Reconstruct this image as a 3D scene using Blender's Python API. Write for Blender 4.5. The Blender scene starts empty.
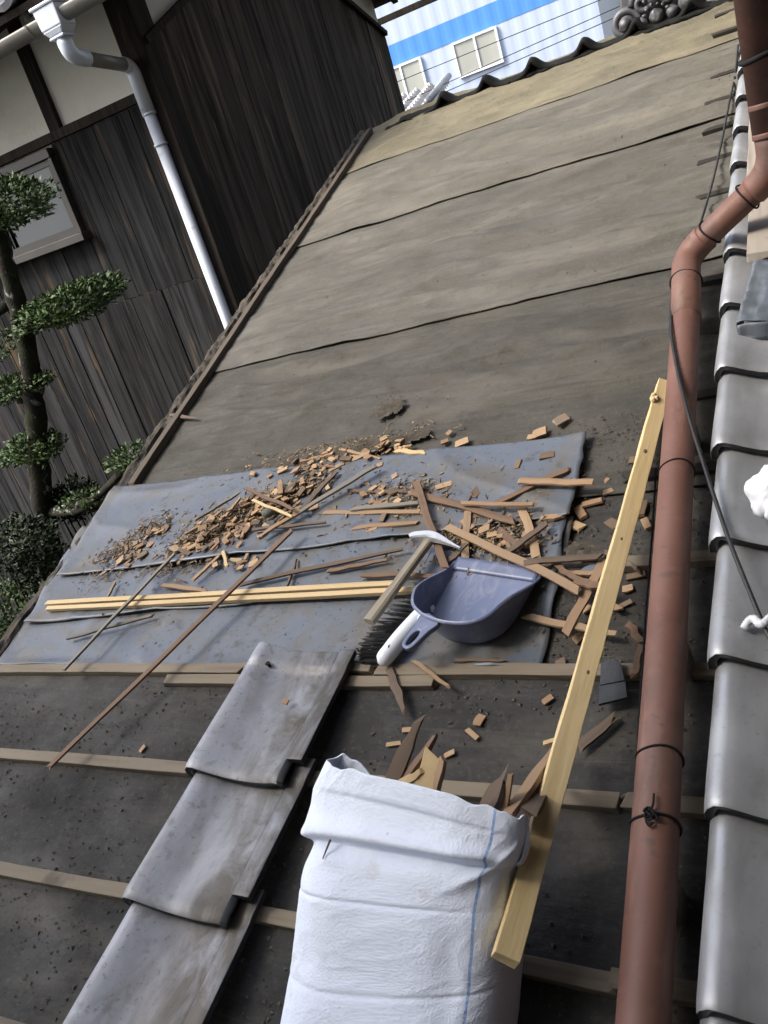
import bpy, bmesh, math, random
from math import radians, sin, cos, pi
from mathutils import Vector, Matrix, noise

# ------------------------------------------------------------------ camera
C = bpy.context.scene.collection
SC = bpy.context.scene
TH = radians(18.062)                       # pitch of the stripped roof
CAM = Vector((0.0, -0.3566, 1.0933))       # 1.15 m above the felt
F_PX = 845.0
AX = Matrix(((0.8635, -0.0911, -0.4960), (0.4083, -0.4484, 0.7951), (-0.2948, -0.8891, -0.3501)))  # columns: image right, image down, forward
cx_, cy_, cz_ = AX.col[0].normalized(), AX.col[1], AX.col[2]
cz_ = (cz_ - cx_ * cz_.dot(cx_)).normalized(); cy_ = cz_.cross(cx_)
cam = bpy.data.cameras.new('camera'); camo = bpy.data.objects.new('camera', cam); C.objects.link(camo)
cam.sensor_fit = 'VERTICAL'; cam.sensor_height = 24.0; cam.lens = F_PX / 1024 * 24.0
cam.clip_start = 0.02; cam.clip_end = 500
RW = Matrix((cx_, -cy_, -cz_)).transposed()
camo.matrix_world = Matrix.Translation(CAM) @ RW.to_4x4()
SC.camera = camo

# ------------------------------------------------------------------ light
SUN_EL, SUN_AZ = radians(48), radians(232)   # azimuth measured clockwise from +Y; light arrives from the left
world = bpy.data.worlds.new('World'); SC.world = world; world.use_nodes = True
wn = world.node_tree; bg = wn.nodes['Background']
sky = wn.nodes.new('ShaderNodeTexSky'); sky.sky_type = 'NISHITA'; sky.sun_disc = False
sky.sun_elevation = SUN_EL; sky.sun_rotation = SUN_AZ; sky.air_density = 1.0; sky.dust_density = 3.0; sky.ozone_density = 1.0
hs = wn.nodes.new('ShaderNodeHueSaturation'); hs.inputs['Saturation'].default_value = .62; wn.links.new(sky.outputs[0], hs.inputs['Color']); wn.links.new(hs.outputs[0], bg.inputs[0]); bg.inputs[1].default_value = 0.15
sd = bpy.data.lights.new('sun', 'SUN'); sd.energy = 1.75; sd.angle = radians(20); sd.color = (1.0, 0.93, 0.82)
so = bpy.data.objects.new('sun', sd); C.objects.link(so)
to_sun = Vector((sin(SUN_AZ) * cos(SUN_EL), cos(SUN_AZ) * cos(SUN_EL), sin(SUN_EL)))
so.rotation_euler = (-to_sun).to_track_quat('-Z', 'Y').to_euler()
so.location = (-6, 0, 10)
SC.view_settings.view_transform = 'Standard'; SC.view_settings.look = 'None'
SC.view_settings.exposure = 1.55; SC.view_settings.gamma = 1.0; SC.view_settings.use_curve_mapping = False
SC.cycles.max_bounces = 6

# ------------------------------------------------------------------ frames and layout helpers
RT = Matrix.Rotation(TH, 4, 'X')
UV_, VV, WV = Vector((1, 0, 0)), Vector((0, cos(TH), sin(TH))), Vector((0, -sin(TH), cos(TH)))
def W(u, v, w=0.0): return UV_ * u + VV * v + WV * w
def ray(px, py): return (cx_ * (px - 384) + cy_ * (py - 512) + cz_ * F_PX).normalized()
def P(px, py, w=0.0):
    """measured point on the roof, in roof coordinates (across, up the slope, off the felt)"""
    d = ray(px, py); q = CAM + d * ((CAM.dot(WV) - w) / -(d.dot(WV)))
    return Vector((q.x, q.dot(VV), w))
def atU(px, py, u): d = ray(px, py); return CAM + d * ((u - CAM.x) / d.x)
def atY(px, py, y): d = ray(px, py); return CAM + d * ((y - CAM.y) / d.y)
def atD(px, py, dist): d = ray(px, py); return CAM + d * dist
def fnoise(x, y, z=0.0): return noise.noise(Vector((x, y, z)))
def lerp(a, b, t): return a + (b - a) * t
def sm(a, b, x):
    t = max(0.0, min(1.0, (x - a) / (b - a))); return t * t * (3 - 2 * t)

# ------------------------------------------------------------------ objects
def tag(o, label=None, cat=None, group=None, kind=None):
    if label: o['label'] = label
    if cat: o['category'] = cat
    if group: o['group'] = group
    if kind: o['kind'] = kind
    return o
def empty(name, mat4=None, parent=None):
    o = bpy.data.objects.new(name, None); C.objects.link(o); o.empty_display_size = 0.05
    if parent: o.parent = parent
    if mat4 is not None: o.matrix_basis = mat4
    return o
def roofmat(u, v, w=0.0, rz=0.0): return Matrix.Translation(W(u, v, w)) @ RT @ Matrix.Rotation(rz, 4, 'Z')
def copy_tree(o, parent=None):
    c = o.copy(); C.objects.link(c)
    if parent: c.parent = parent
    for ch in list(o.children):
        copy_tree(ch, c)
    return c

def spline(pts, n=8):
    pts = [Vector(p) for p in pts]; out = []
    e = [pts[0] * 2 - pts[1]] + pts + [pts[-1] * 2 - pts[-2]]
    for i in range(1, len(e) - 2):
        p0, p1, p2, p3 = e[i - 1:i + 3]
        for j in range(n):
            t = j / n; out.append(.5 * (2 * p1 + (p2 - p0) * t + (2 * p0 - 5 * p1 + 4 * p2 - p3) * t * t + (3 * p1 - p0 - 3 * p2 + p3) * t ** 3))
    out.append(pts[-1]); return out
class MB:
    def __init__(s): s.bm = bmesh.new(); s.uv = s.bm.loops.layers.uv.new('UVMap'); s.mi = 0
    def face(s, vs):
        try:
            f = s.bm.faces.new(vs); f.material_index = s.mi; return f
        except ValueError: return None
    def box(s, c, d, R=None, jit=0.0, rnd=None):
        c = Vector(c); v = []
        for z in (-.5, .5):
            for y in (-.5, .5):
                for x in (-.5, .5):
                    p = Vector((x * d[0], y * d[1], z * d[2]))
                    if jit: p += Vector([(rnd.random() - .5) * 2 * jit * k for k in d])
                    if R is not None: p = R @ p
                    v.append(s.bm.verts.new(c + p))
        for q in ((0,2,3,1),(4,5,7,6),(0,1,5,4),(2,6,7,3),(0,4,6,2),(1,3,7,5)): s.face([v[i] for i in q])
        return s
    def grid(s, fn, nu, nv, wrap=False, skip=None, uv=True):
        vs = [[s.bm.verts.new(fn(i / nu, j / nv)) for i in range(nu if wrap else nu + 1)] for j in range(nv + 1)]
        for j in range(nv):
            for i in range(nu):
                if skip and skip((i + .5) / nu, (j + .5) / nv): continue
                k = (i + 1) % nu if wrap else i + 1
                f = s.face((vs[j][i], vs[j][k], vs[j + 1][k], vs[j + 1][i]))
                if f and uv:
                    for l, q in zip(f.loops, ((i, j), (i + 1, j), (i + 1, j + 1), (i, j + 1))): l[s.uv].uv = (q[0] / nu, q[1] / nv)
        return vs
    def tube(s, pts, r, seg=12, caps=True):
        pts = [Vector(p) for p in pts]; n = len(pts)
        rs = r if isinstance(r, (list, tuple)) else [r] * n
        T = [(pts[min(i + 1, n - 1)] - pts[max(i - 1, 0)]).normalized() for i in range(n)]
        a = Vector((0, 0, 1)) if abs(T[0].z) < .9 else Vector((1, 0, 0))
        nrm = (a - T[0] * a.dot(T[0])).normalized(); rings = []
        for i in range(n):
            nrm = (nrm - T[i] * nrm.dot(T[i])).normalized(); b = T[i].cross(nrm)
            rings.append([s.bm.verts.new(pts[i] + (nrm * cos(2 * pi * k / seg) + b * sin(2 * pi * k / seg)) * rs[i]) for k in range(seg)])
        for i in range(n - 1):
            for k in range(seg): s.face((rings[i][k], rings[i][(k + 1) % seg], rings[i + 1][(k + 1) % seg], rings[i + 1][k]))
        if caps: s.face(list(reversed(rings[0]))); s.face(rings[-1])
        return s
    def prism(s, poly, z0, z1, M4=None):
        """polygon in x,y extruded from z0 to z1"""
        def mk(p, z):
            q = Vector((p[0], p[1], z)); return s.bm.verts.new(M4 @ q if M4 is not None else q)
        a = [mk(p, z0) for p in poly]; b = [mk(p, z1) for p in poly]; n = len(poly)
        s.face(list(reversed(a))); s.face(b)
        for i in range(n): s.face((a[i], a[(i + 1) % n], b[(i + 1) % n], b[i]))
        return s
    def ball(s, c, r, sub=2, R=None):
        m = Matrix.Translation(Vector(c)) @ (R.to_4x4() if R is not None else Matrix()) @ Matrix.Diagonal((r[0], r[1], r[2], 1)) if not isinstance(r, float) else Matrix.Translation(Vector(c)) @ Matrix.Scale(r, 4)
        bmesh.ops.create_icosphere(s.bm, subdivisions=sub, radius=1.0, matrix=m); return s
    def build(s, name, mats, parent=None, smooth=False, mat4=None, bevel=0.0, solid=0.0, sub=0, auto=None):
        bmesh.ops.recalc_face_normals(s.bm, faces=s.bm.faces)
        me = bpy.data.meshes.new(name); s.bm.to_mesh(me); s.bm.free()
        for m in (mats if isinstance(mats, (list, tuple)) else [mats]): me.materials.append(m)
        if smooth or auto:
            me.polygons.foreach_set('use_smooth', [True] * len(me.polygons))
        if auto: me.set_sharp_from_angle(angle=radians(auto))
        o = bpy.data.objects.new(name, me); C.objects.link(o)
        if parent: o.parent = parent
        if mat4 is not None: o.matrix_basis = mat4
        if solid:
            m = o.modifiers.new('solid', 'SOLIDIFY'); m.thickness = solid; m.offset = -1
        if bevel:
            m = o.modifiers.new('bevel', 'BEVEL'); m.width = bevel; m.segments = 2; m.limit_method = 'ANGLE'; m.angle_limit = radians(40)
        if sub:
            m = o.modifiers.new('sub', 'SUBSURF'); m.levels = sub; m.render_levels = sub
        return o

# ------------------------------------------------------------------ materials
class NM:
    def __init__(s, name, rough=.7, spec=.5, metal=0.0):
        s.m = bpy.data.materials.new(name); s.m.use_nodes = True; s.t = s.m.node_tree
        s.b = s.t.nodes['Principled BSDF']; s.b.inputs['Roughness'].default_value = rough
        s.b.inputs['Specular IOR Level'].default_value = spec; s.b.inputs['Metallic'].default_value = metal
        s.col = None; s._co = None; s.bump_in = None
    def n(s, t, **k):
        x = s.t.nodes.new(t)
        for a, v in k.items(): setattr(x, a, v)
        return x
    def lk(s, a, b): s.t.links.new(a, b)
    def co(s, scale=(1, 1, 1), rnd=False, src='Object', rot=(0, 0, 0)):
        tc = s.n('ShaderNodeTexCoord'); mp = s.n('ShaderNodeMapping'); mp.inputs['Scale'].default_value = scale; mp.inputs['Rotation'].default_value = rot
        s.lk(tc.outputs[src], mp.inputs['Vector'])
        if rnd:
            oi = s.n('ShaderNodeObjectInfo'); mu = s.n('ShaderNodeMath', operation='MULTIPLY'); mu.inputs[1].default_value = 57.0
            s.lk(oi.outputs['Random'], mu.inputs[0]); cb = s.n('ShaderNodeCombineXYZ')
            for i in range(3): s.lk(mu.outputs[0], cb.inputs[i])
            s.lk(cb.outputs[0], mp.inputs['Location'])
        return mp.outputs[0]
    def noise(s, vec, scale, detail=4, rough=.55, dist=0.0):
        x = s.n('ShaderNodeTexNoise'); x.inputs['Scale'].default_value = scale; x.inputs['Detail'].default_value = detail
        x.inputs['Roughness'].default_value = rough; x.inputs['Distortion'].default_value = dist; s.lk(vec, x.inputs['Vector']); return x.outputs['Fac']
    def ramp(s, f, lo, hi, a=0.0, b=1.0):
        x = s.n('ShaderNodeMapRange'); x.inputs['From Min'].default_value = lo; x.inputs['From Max'].default_value = hi
        x.inputs['To Min'].default_value = a; x.inputs['To Max'].default_value = b; s.lk(f, x.inputs['Value']); return x.outputs[0]
    def base(s, c):
        x = s.n('ShaderNodeRGB'); x.outputs[0].default_value = (*c, 1); s.col = x.outputs[0]; return s
    def mix(s, fac, c, mode='MIX'):
        x = s.n('ShaderNodeMix', data_type='RGBA', blend_type=mode)
        if isinstance(fac, float): x.inputs[0].default_value = fac
        else: s.lk(fac, x.inputs[0])
        s.lk(s.col, x.inputs[6])
        if isinstance(c, tuple): x.inputs[7].default_value = (*c, 1)
        else: s.lk(c, x.inputs[7])
        s.col = x.outputs[2]; return s
    def layer(s, c, scale, lo, hi, amt=1.0, stretch=(1, 1, 1), detail=5, rnd=False, src='Object', dist=0.0, mode='MIX', rot=(0, 0, 0)):
        f = s.ramp(s.noise(s.co(stretch, rnd, src, rot), scale, detail, dist=dist), lo, hi, 0.0, amt); return s.mix(f, c, mode)
    def rand_tint(s, c, lo=0.0, hi=1.0, amt=1.0):
        oi = s.n('ShaderNodeObjectInfo'); return s.mix(s.ramp(oi.outputs['Random'], lo, hi, 0, amt), c)
    def bump(s, h, strength=.3, dist=.01):
        x = s.n('ShaderNodeBump'); x.inputs['Strength'].default_value = strength; x.inputs['Distance'].default_value = dist; s.lk(h, x.inputs['Height'])
        if s.bump_in: s.lk(s.bump_in, x.inputs['Normal'])
        s.bump_in = x.outputs[0]; return s
    def nbump(s, scale, strength=.3, dist=.01, stretch=(1, 1, 1), detail=5, rnd=False, rot=(0, 0, 0)):
        return s.bump(s.noise(s.co(stretch, rnd, rot=rot), scale, detail), strength, dist)
    def rough(s, scale, lo, hi, a, b, stretch=(1, 1, 1)):
        s.lk(s.ramp(s.noise(s.co(stretch), scale, 4), lo, hi, a, b), s.b.inputs['Roughness']); return s
    def done(s):
        if s.col: s.lk(s.col, s.b.inputs['Base Color'])
        if s.bump_in: s.lk(s.bump_in, s.b.inputs['Normal'])
        return s.m

def felt_mat(name, a, b, dust, dark):
    k = NM(name, .85, .3).base(a)
    k.layer(b, 1.6, .38, .66, .9, (1, 1.3, 1))
    k.layer(dust, 2.2, .5, .72, .8, (.8, 2.6, 1), dist=.6)
    k.layer(dark, 4.0, .52, .76, .6, (.8, 1.6, 1), dist=.8)
    k.layer(dark, 3.2, .575, .64, .32, (.35, 5.5, 1), detail=6, dist=1.2)          # dark streaks running across the slope
    k.layer(dust, 3.6, .59, .65, .25, (.4, 5.0, 1), detail=6, dist=1.4, rot=(0, 0, .12))
    k.layer(dark, 30, .56, .74, .45, detail=5)
    k.layer(dust, 95, .54, .72, .35, detail=3)
    k.layer(dark, 150, .56, .74, .35, detail=4)
    if a[0] > .04: k.layer(tuple(q * .45 for q in dark), 48, .72, .75, .9, detail=2)              # specks and old nail holes
    k.nbump(26, .45, .007, (.6, 1.6, 1)).nbump(120, .3, .003, detail=3).nbump(3.0, .45, .02, (.4, 5, 1), detail=4)
    return k.rough(7, .35, .7, .66, .95).done()
FELT = [felt_mat('old_felt_lowest', (.030, .0285, .027), (.042, .039, .036), (.095, .086, .072), (.014, .0135, .013)),
        felt_mat('old_felt_second', (.054, .050, .041), (.068, .062, .052), (.105, .096, .080), (.022, .021, .018)),
        felt_mat('old_felt_third', (.076, .071, .061), (.092, .086, .074), (.138, .128, .110), (.040, .037, .030)),
        felt_mat('old_felt_fourth', (.096, .089, .073), (.116, .107, .089), (.162, .149, .122), (.055, .050, .040)),
        felt_mat('old_felt_top', (.135, .120, .082), (.162, .144, .098), (.225, .197, .132), (.070, .063, .048))]
def wood_mat(name, a, b, dark, rnd_c=None, scale=1.0, rough=.75, knots=True):
    k = NM(name, rough, .3).base(a)
    k.layer(b, 14 * scale, .35, .65, .9, (.12, 1, 1), rnd=True, dist=.4)
    k.layer(dark, 60 * scale, .52, .75, .6, (.05, 1, 1), rnd=True)
    k.layer(dark, 9 * scale, .63, .72, .75, rnd=True)
    if rnd_c: k.rand_tint(rnd_c, .15, .95, .95)
    k.nbump(90 * scale, .3, .003, (.06, 1, 1), rnd=True)
    return k.done()
M_BATTEN = wood_mat('weathered_batten', (.22, .18, .13), (.16, .132, .098), (.065, .054, .042))
M_LUMBER = wood_mat('fresh_pine', (.60, .46, .235), (.66, .52, .29), (.46, .32, .15))
M_LATH = wood_mat('pale_lath', (.50, .37, .20), (.56, .43, .25), (.33, .23, .12))
M_TAN = wood_mat('tan_cedar', (.335, .235, .145), (.27, .185, .115), (.14, .095, .062), (.26, .165, .10))
M_RED = wood_mat('red_brown_cedar', (.185, .115, .075), (.15, .095, .062), (.065, .045, .034))
M_DARK = wood_mat('rotten_dark_wood', (.105, .075, .055), (.14, .10, .072), (.04, .03, .024))
M_GREYW = wood_mat('grey_weathered_wood', (.20, .18, .15), (.15, .135, .115), (.08, .07, .06))
M_STUB = wood_mat('dark_batten_end', (.022, .018, .014), (.032, .026, .02), (.01, .009, .008))
M_VERGE = wood_mat('brown_verge_timber', (.10, .08, .06), (.072, .058, .044), (.05, .04, .03))
M_CHIP = wood_mat('wood_chips', (.43, .30, .18), (.37, .25, .145), (.18, .12, .078), (.24, .145, .085), scale=1.5)
M_CHIPD = wood_mat('dirty_chips', (.22, .165, .115), (.17, .12, .08), (.08, .06, .045), (.13, .085, .055), scale=1.5)
def tile_mat(name, c, light, dirt, amt, mt=.3, trough=False):
    k = NM(name, .46, .5, mt).base(c)
    k.layer(light, 6, .4, .7, .7, rnd=True, dist=.5)
    k.layer(dirt, 8, .46, .82, amt, (1.8, .6, 1), rnd=True, dist=1.2, detail=7)
    k.layer(dirt, 130, .60, .74, amt * .8, rnd=True, detail=3)
    if trough:                                                     # silt lies in the trough and against the rim
        tc = k.n('ShaderNodeTexCoord'); sp_ = k.n('ShaderNodeSeparateXYZ'); k.lk(tc.outputs['Object'], sp_.inputs[0])
        g = k.ramp(sp_.outputs[0], .055, .165); nz = k.ramp(k.noise(k.co((1, .5, 1), True), 14, 6, .65, .8), .28, .58); m_ = k.n('ShaderNodeMath', operation='MULTIPLY')
        k.lk(g, m_.inputs[0]); k.lk(nz, m_.inputs[1]); k.mix(m_.outputs[0], (.078, .068, .055)); k.layer((.045, .04, .034), 34, .58, .78, .6, rnd=True, detail=7)
        k.layer((.42, .43, .45), 5, .6, .75, .4, (2.5, .6, 1), rnd=True)
    k.nbump(45, .10, .004, rnd=True).nbump(220, .12, .001, rnd=True, detail=2)
    return k.rough(12, .35, .7, .38, .68).done()
M_TILE = tile_mat('smoked_clay_tile', (.37, .38, .40), (.47, .48, .50), (.21, .205, .195), .5, .55)
M_TILED = tile_mat('dirty_clay_tile', (.25, .255, .275), (.36, .365, .39), (.085, .073, .058), .75, .4, True)
k = NM('dark_ridge_tile', .8, .2).base((.009, .0095, .009)).layer((.02, .02, .019), 9, .5, .7, .7).layer((.012, .012, .012), 20, .5, .7, .6)
M_RIDGE = k.nbump(60, .3, .004).done()
M_TILEEDGE = NM('smoked_shaded_tile_edge', .5, .4).base((.020, .021, .024)).layer((.05, .05, .052), 40, .55, .7, .6).done()  # smoked black front lip; on the side edges the black is painted shade
M_ONI = tile_mat('silver_ornament_tile', (.10, .10, .11), (.17, .17, .185), (.03, .03, .03), .7)
k = NM('blue_grey_underlay', .45, .5).base((.088, .103, .130))
k.layer((.112, .130, .160), 2.5, .4, .65, .8).layer((.066, .077, .098), 4, .5, .75, .7, dist=.8)
k.layer((.105, .094, .078), 3.6, .48, .64, .9, (1.1, .8, 1), dist=1.6).layer((.10, .09, .075), 11, .56, .68, .65, (.7, 1.3, 1), detail=7, dist=1.2)
k.layer((.055, .052, .048), 26, .58, .70, .75, detail=4).layer((.15, .14, .125), 40, .60, .70, .5, detail=4)
k.layer((.04, .04, .04), 90, .63, .72, .85, detail=2)
k.nbump(10, .25, .008).nbump(300, .1, .001, detail=1)
M_SHEET = k.rough(5, .35, .7, .34, .62).done()
k = NM('brown_pvc_pipe', .56, .35).base((.145, .070, .053))
k.layer((.20, .108, .085), 4, .4, .7, .8).layer((.27, .17, .14), 30, .58, .72, .5, (1, .15, 1), detail=4).layer((.085, .058, .052), 6, .50, .68, .8, (1, .4, 1), detail=6, dist=.9).layer((.10, .065, .055), 45, .60, .70, .7, detail=3).layer((.2, .1, .08), 70, .55, .75, .5, detail=2)
M_PIPE = k.nbump(60, .05, .002).done()
M_WIRE = NM('black_wire', .8, .2).base((.012, .012, .013)).done()
M_CABLE = NM('black_cable', .45).base((.020, .019, .019)).layer((.05, .047, .043), 30, .5, .7, .6).done()
def boards_mat(name, a, b, dark, brown, bamt):
    k = NM(name, .9, .12).base(a)
    at = k.n('ShaderNodeAttribute', attribute_name='tone')
    k.mix(k.ramp(at.outputs['Fac'], 0, 1), b)
    k.layer(dark, 22, .42, .62, .85, (1, 1, .05), dist=.4).layer(b, 55, .56, .70, .7, (1, 1, .035), dist=.3)
    k.layer(b, 120, .5, .75, .6, (1, 1, .04), detail=3)
    k.layer(brown, 7, .60, .70, bamt, (1.3, 1.3, .16), dist=.8)
    k.layer(brown, 26, .66, .72, bamt, (1, 1, .1))
    k.nbump(80, .5, .006, (1, 1, .05))
    return k.done()
M_BFRONT = boards_mat('weathered_grey_boards', (.020, .0202, .0212), (.046, .0465, .049), (.0045, .0045, .0048), (.12, .08, .047), .6)
M_BGABLE = boards_mat('charred_cedar_boards', (.055, .045, .037), (.115, .093, .074), (.016, .0135, .0115), (.25, .18, .125), .75)
M_BEAM = boards_mat('dark_timber', (.035, .029, .024), (.06, .05, .042), (.018, .015, .013), (.09, .065, .045), .4)
k = NM('cream_plaster', .9, .2).base((.74, .71, .63)).layer((.62, .58, .50), 2.2, .45, .7, .8, dist=.5).layer((.48, .43, .35), 5, .6, .75, .5, (1, 1, .5)).layer((.78, .76, .7), 40, .5, .7, .4)
M_PLASTER = k.nbump(60, .15, .004).done()
M_PVCW = NM('pale_blue_pvc', .4).base((.62, .67, .76)).layer((.5, .53, .58), 5, .5, .75, .6).layer((.25, .24, .22), 18, .64, .74, .5).done()
M_PVCG = NM('grey_gutter_pvc', .5).base((.20, .19, .17)).layer((.30, .29, .27), 6, .45, .7, .7).layer((.12, .11, .1), 20, .55, .72, .6).done()
M_ALU = NM('bronze_window_frame', .5, .5).base((.042, .037, .033)).layer((.065, .058, .05), 6, .5, .7, .6).done()
M_FROST = NM('frosted_glass', .35, .5).base((.06, .074, .086)).layer((.08, .094, .105), 1.6, .4, .7, .9).nbump(200, .15, .002).done()
M_WHITEF = NM('white_window_frame', .45).base((.78, .79, .80)).done()
M_GLASSF = NM('far_window_glass', .3, .5).base((.27, .275, .25)).layer((.36, .36, .32), .6, .4, .65, .9, (1, 1, .5)).done()
M_SIDING = NM('pale_blue_siding', .6, .3).base((.38, .435, .54)).layer((.35, .405, .51), .5, .4, .7, .5).done()
M_BLUE = NM('bright_blue_band', .55, .3).base((.06, .21, .60)).done()
M_GREYB = NM('light_grey_wall', .8, .3).base((.52, .53, .53)).done()
M_FARTILE = NM('far_pale_tile', .4, .5, .2).base((.20, .20, .205)).layer((.09, .085, .085), 5, .5, .7, .7).done()
M_PAN = NM('blue_grey_plastic', .38, .5).base((.105, .13, .225)).layer((.15, .175, .275), 9, .45, .7, .7).layer((.27, .28, .33), 30, .52, .72, .6, (1, .5, 1), detail=6, dist=1.2).layer((.075, .088, .15), 14, .58, .75, .5).nbump(120, .06, .001).done()
M_WPLAST = NM('white_plastic', .35, .5).base((.72, .75, .80)).layer((.55, .55, .55), 14, .58, .75, .5).layer((.2, .19, .18), 50, .68, .75, .6).done()
M_BRISTLE = NM('black_bristle', .5).base((.018, .018, .019)).layer((.06, .058, .055), 60, .5, .7, .5).done()
M_HEAD = NM('worn_steel', .34, .5, .55).base((.62, .63, .65)).layer((.35, .33, .31), 60, .58, .72, .5).done()
M_HANDLE = wood_mat('grey_hammer_handle', (.33, .29, .225), (.27, .235, .18), (.14, .12, .095))
M_LEAF = NM('glossy_leaf', .55, .35).base((.036, .072, .016)).rand_tint((.042, .078, .02)).layer((.085, .135, .032), 24, .45, .65, .9, detail=2).layer((.018, .032, .012), 13, .5, .7, .9, detail=2).done()
M_LEAF2 = NM('dark_shrub_leaf', .6, .25).base((.014, .025, .009)).layer((.034, .05, .02), 20, .5, .7, .9, detail=2).layer((.01, .017, .008), 9, .5, .7, .9, detail=2).done()
M_BARK = NM('lichen_bark', .9, .2).base((.018, .016, .013)).layer((.032, .027, .02), 20, .4, .7, .8).layer((.30, .33, .31), 22, .60, .66, .9, (1, 1, .6), dist=.5).layer((.035, .045, .018), 7, .5, .65, .7).nbump(60, .6, .01).done()
M_SOIL = NM('garden_soil', .95, .1).base((.020, .017, .013)).layer((.035, .032, .02), 3, .4, .7, .8).layer((.015, .022, .008), 1.2, .5, .65, .8).nbump(20, .5, .02).done()
M_STONE = NM('garden_stone', .9, .2).base((.12, .125, .11)).layer((.06, .07, .045), 5, .45, .7, .8).nbump(30, .4, .01).done()
M_MORTAR = NM('dirty_mortar', .95, .1).base((.085, .075, .062)).layer((.04, .036, .032), 16, .45, .65, .9).layer((.15, .14, .125), 50, .58, .7, .6).nbump(50, .7, .01).done()
M_SPLINT = NM('mixed_splinters', .85, .2).base((.16, .115, .075)).layer((.36, .26, .16), 60, .50, .58, .9, detail=1).layer((.055, .042, .032), 75, .52, .60, .9, detail=1).layer((.22, .20, .17), 45, .60, .66, .8, detail=1).done()
M_DIRT = NM('roof_dirt', .95, .15).base((.078, .067, .053)).layer((.045, .039, .032), 25, .4, .65, .9).layer((.14, .12, .092), 70, .55, .7, .7).nbump(110, .6, .006).done()
M_CRUMB = NM('dirt_crumbs', .95, .15).base((.082, .072, .058)).layer((.15, .125, .095), 33, .5, .62, .8, detail=1).done()
M_SHINGLE = NM('black_shingle', .7).base((.030, .034, .042)).layer((.05, .056, .068), 40, .4, .7, .7).nbump(200, .4, .003).done()
M_FLASH = NM('blue_grey_flashing', .5, .5).base((.10, .118, .14)).layer((.26, .30, .38), 9, .50, .66, .85, (1, .5, 1), dist=1.2).layer((.07, .08, .095), 22, .5, .7, .6).nbump(14, .35, .008).done()
M_PALEB = wood_mat('sun_bleached_board', (.33, .29, .25), (.26, .23, .20), (.13, .11, .095))
M_RAG = NM('white_cloth', .9, .1).base((.62, .63, .67)).layer((.52, .52, .54), 12, .5, .7, .5).nbump(160, .25, .002).done()
# woven sack: fine weave and one blue thread line laid out on the sack's own fabric (UV)
k = NM('woven_white_sack', .62, .3).base((.74, .80, .93))
k.layer((.70, .74, .83), 9, .45, .7, .6).layer((.50, .46, .38), 16, .64, .74, .5).layer((.40, .34, .27), 70, .70, .76, .6)
tc = k.n('ShaderNodeTexCoord'); sx = k.n('ShaderNodeSeparateXYZ'); k.lk(tc.outputs['UV'], sx.inputs[0])
ad = k.n('ShaderNodeMath', operation='SUBTRACT'); ad.inputs[1].default_value = .372; k.lk(sx.outputs[0], ad.inputs[0])
ab = k.n('ShaderNodeMath', operation='ABSOLUTE'); k.lk(ad.outputs[0], ab.inputs[0])
wob = k.ramp(k.noise(k.co((1, 1, 1)), 260, 2), .3, .7, .6, 1.0)
st = k.ramp(ab.outputs[0], .0028, .0042, .85, 0.0); mm = k.n('ShaderNodeMath', operation='MULTIPLY'); k.lk(st, mm.inputs[0]); k.lk(wob, mm.inputs[1])
k.mix(mm.outputs[0], (.10, .27, .62))
mp = k.n('ShaderNodeMapping'); mp.inputs['Scale'].default_value = (230, 130, 1); k.lk(tc.outputs['UV'], mp.inputs[0])
ck = k.n('ShaderNodeTexNoise'); ck.inputs['Scale'].default_value = 1.0; ck.inputs['Detail'].default_value = 1; k.lk(mp.outputs[0], ck.inputs['Vector'])
k.mix(k.ramp(ck.outputs['Fac'], .5, .8, 0, .18), (.45, .47, .52))
k.bump(ck.outputs['Fac'], .45, .002).nbump(36, .05, .006, (1, 1, 1)).nbump(9, .10, .02, (1.4, .6, 1), detail=3, rot=(0, 0, .6))
M_SACK = k.done()

# ------------------------------------------------------------------ ground
b = MB(); b.box((0, 60, -2.4), (260, 260, .2)); tag(b.build('ground', M_SOIL), 'dark garden soil far below the roof', None, None, 'structure')

# ------------------------------------------------------------------ the stripped roof
def verge(v):                                            # left edge of the roof, measured along the photo's verge
    if v < 1.5: return lerp(-2.0, -1.985, max(0, (v - .8) / .7))
    return lerp(-1.985, -2.13, (v - 1.5) / 2.75)
def wrinkle(u, v):
    k = (.35 + .65 * sm(0, .13, min(abs(v - q) for q in (1.255, 2.10, 3.01, 3.745)))) * sm(1.42, 1.75, v) * (.15 + .85 * sm(.03, .30, u - verge(v)))
    h = fnoise(u * 1.3 + 3, v * 5.5 + 4 * 0.3 * fnoise(u, v)) * .012 * k
    h += (1 - abs(fnoise(u * 1.5 + v * .8 + 9, v * 7.0 - u * .9 + .5 * fnoise(u * 2, v * 2)))) ** 5 * .013 * k
    h += (1 - abs(fnoise(u * 2.6 - v + 2, v * 13.0 + u * 1.2))) ** 6 * .006 * k
    h += (1 - abs(fnoise(u * .55 + v * .25 + 31, v * 5.2 - u * .35 + 4))) ** 9 * .014 * k
    h += (1 - abs(fnoise(u * .8 - v * .3 + 57, v * 8.5 + u * .5))) ** 10 * .010 * k
    h += fnoise(u * 5, v * 14, 3) * .0025 * (.4 + .6 * sm(1.42, 1.7, v))
    h += fnoise(u * 17, v * 26, 7) * .0011
    return h + .001
roof = empty('stripped_roof', roofmat(0, 0, 0))
tag(roof, 'low sloping roof stripped to old brown felt, with thin wooden battens along its lower part', 'roof')
b = MB(); poly = [(verge(-1.2) + .02, -1.2), (1.6, -1.2), (1.6, 4.33), (verge(4.3) + .02, 4.33)]
b.prism(poly, -.09, -.012); b.build('roof_deck', M_BEAM, roof)
b = MB(); Ri = RT.inverted()
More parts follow.
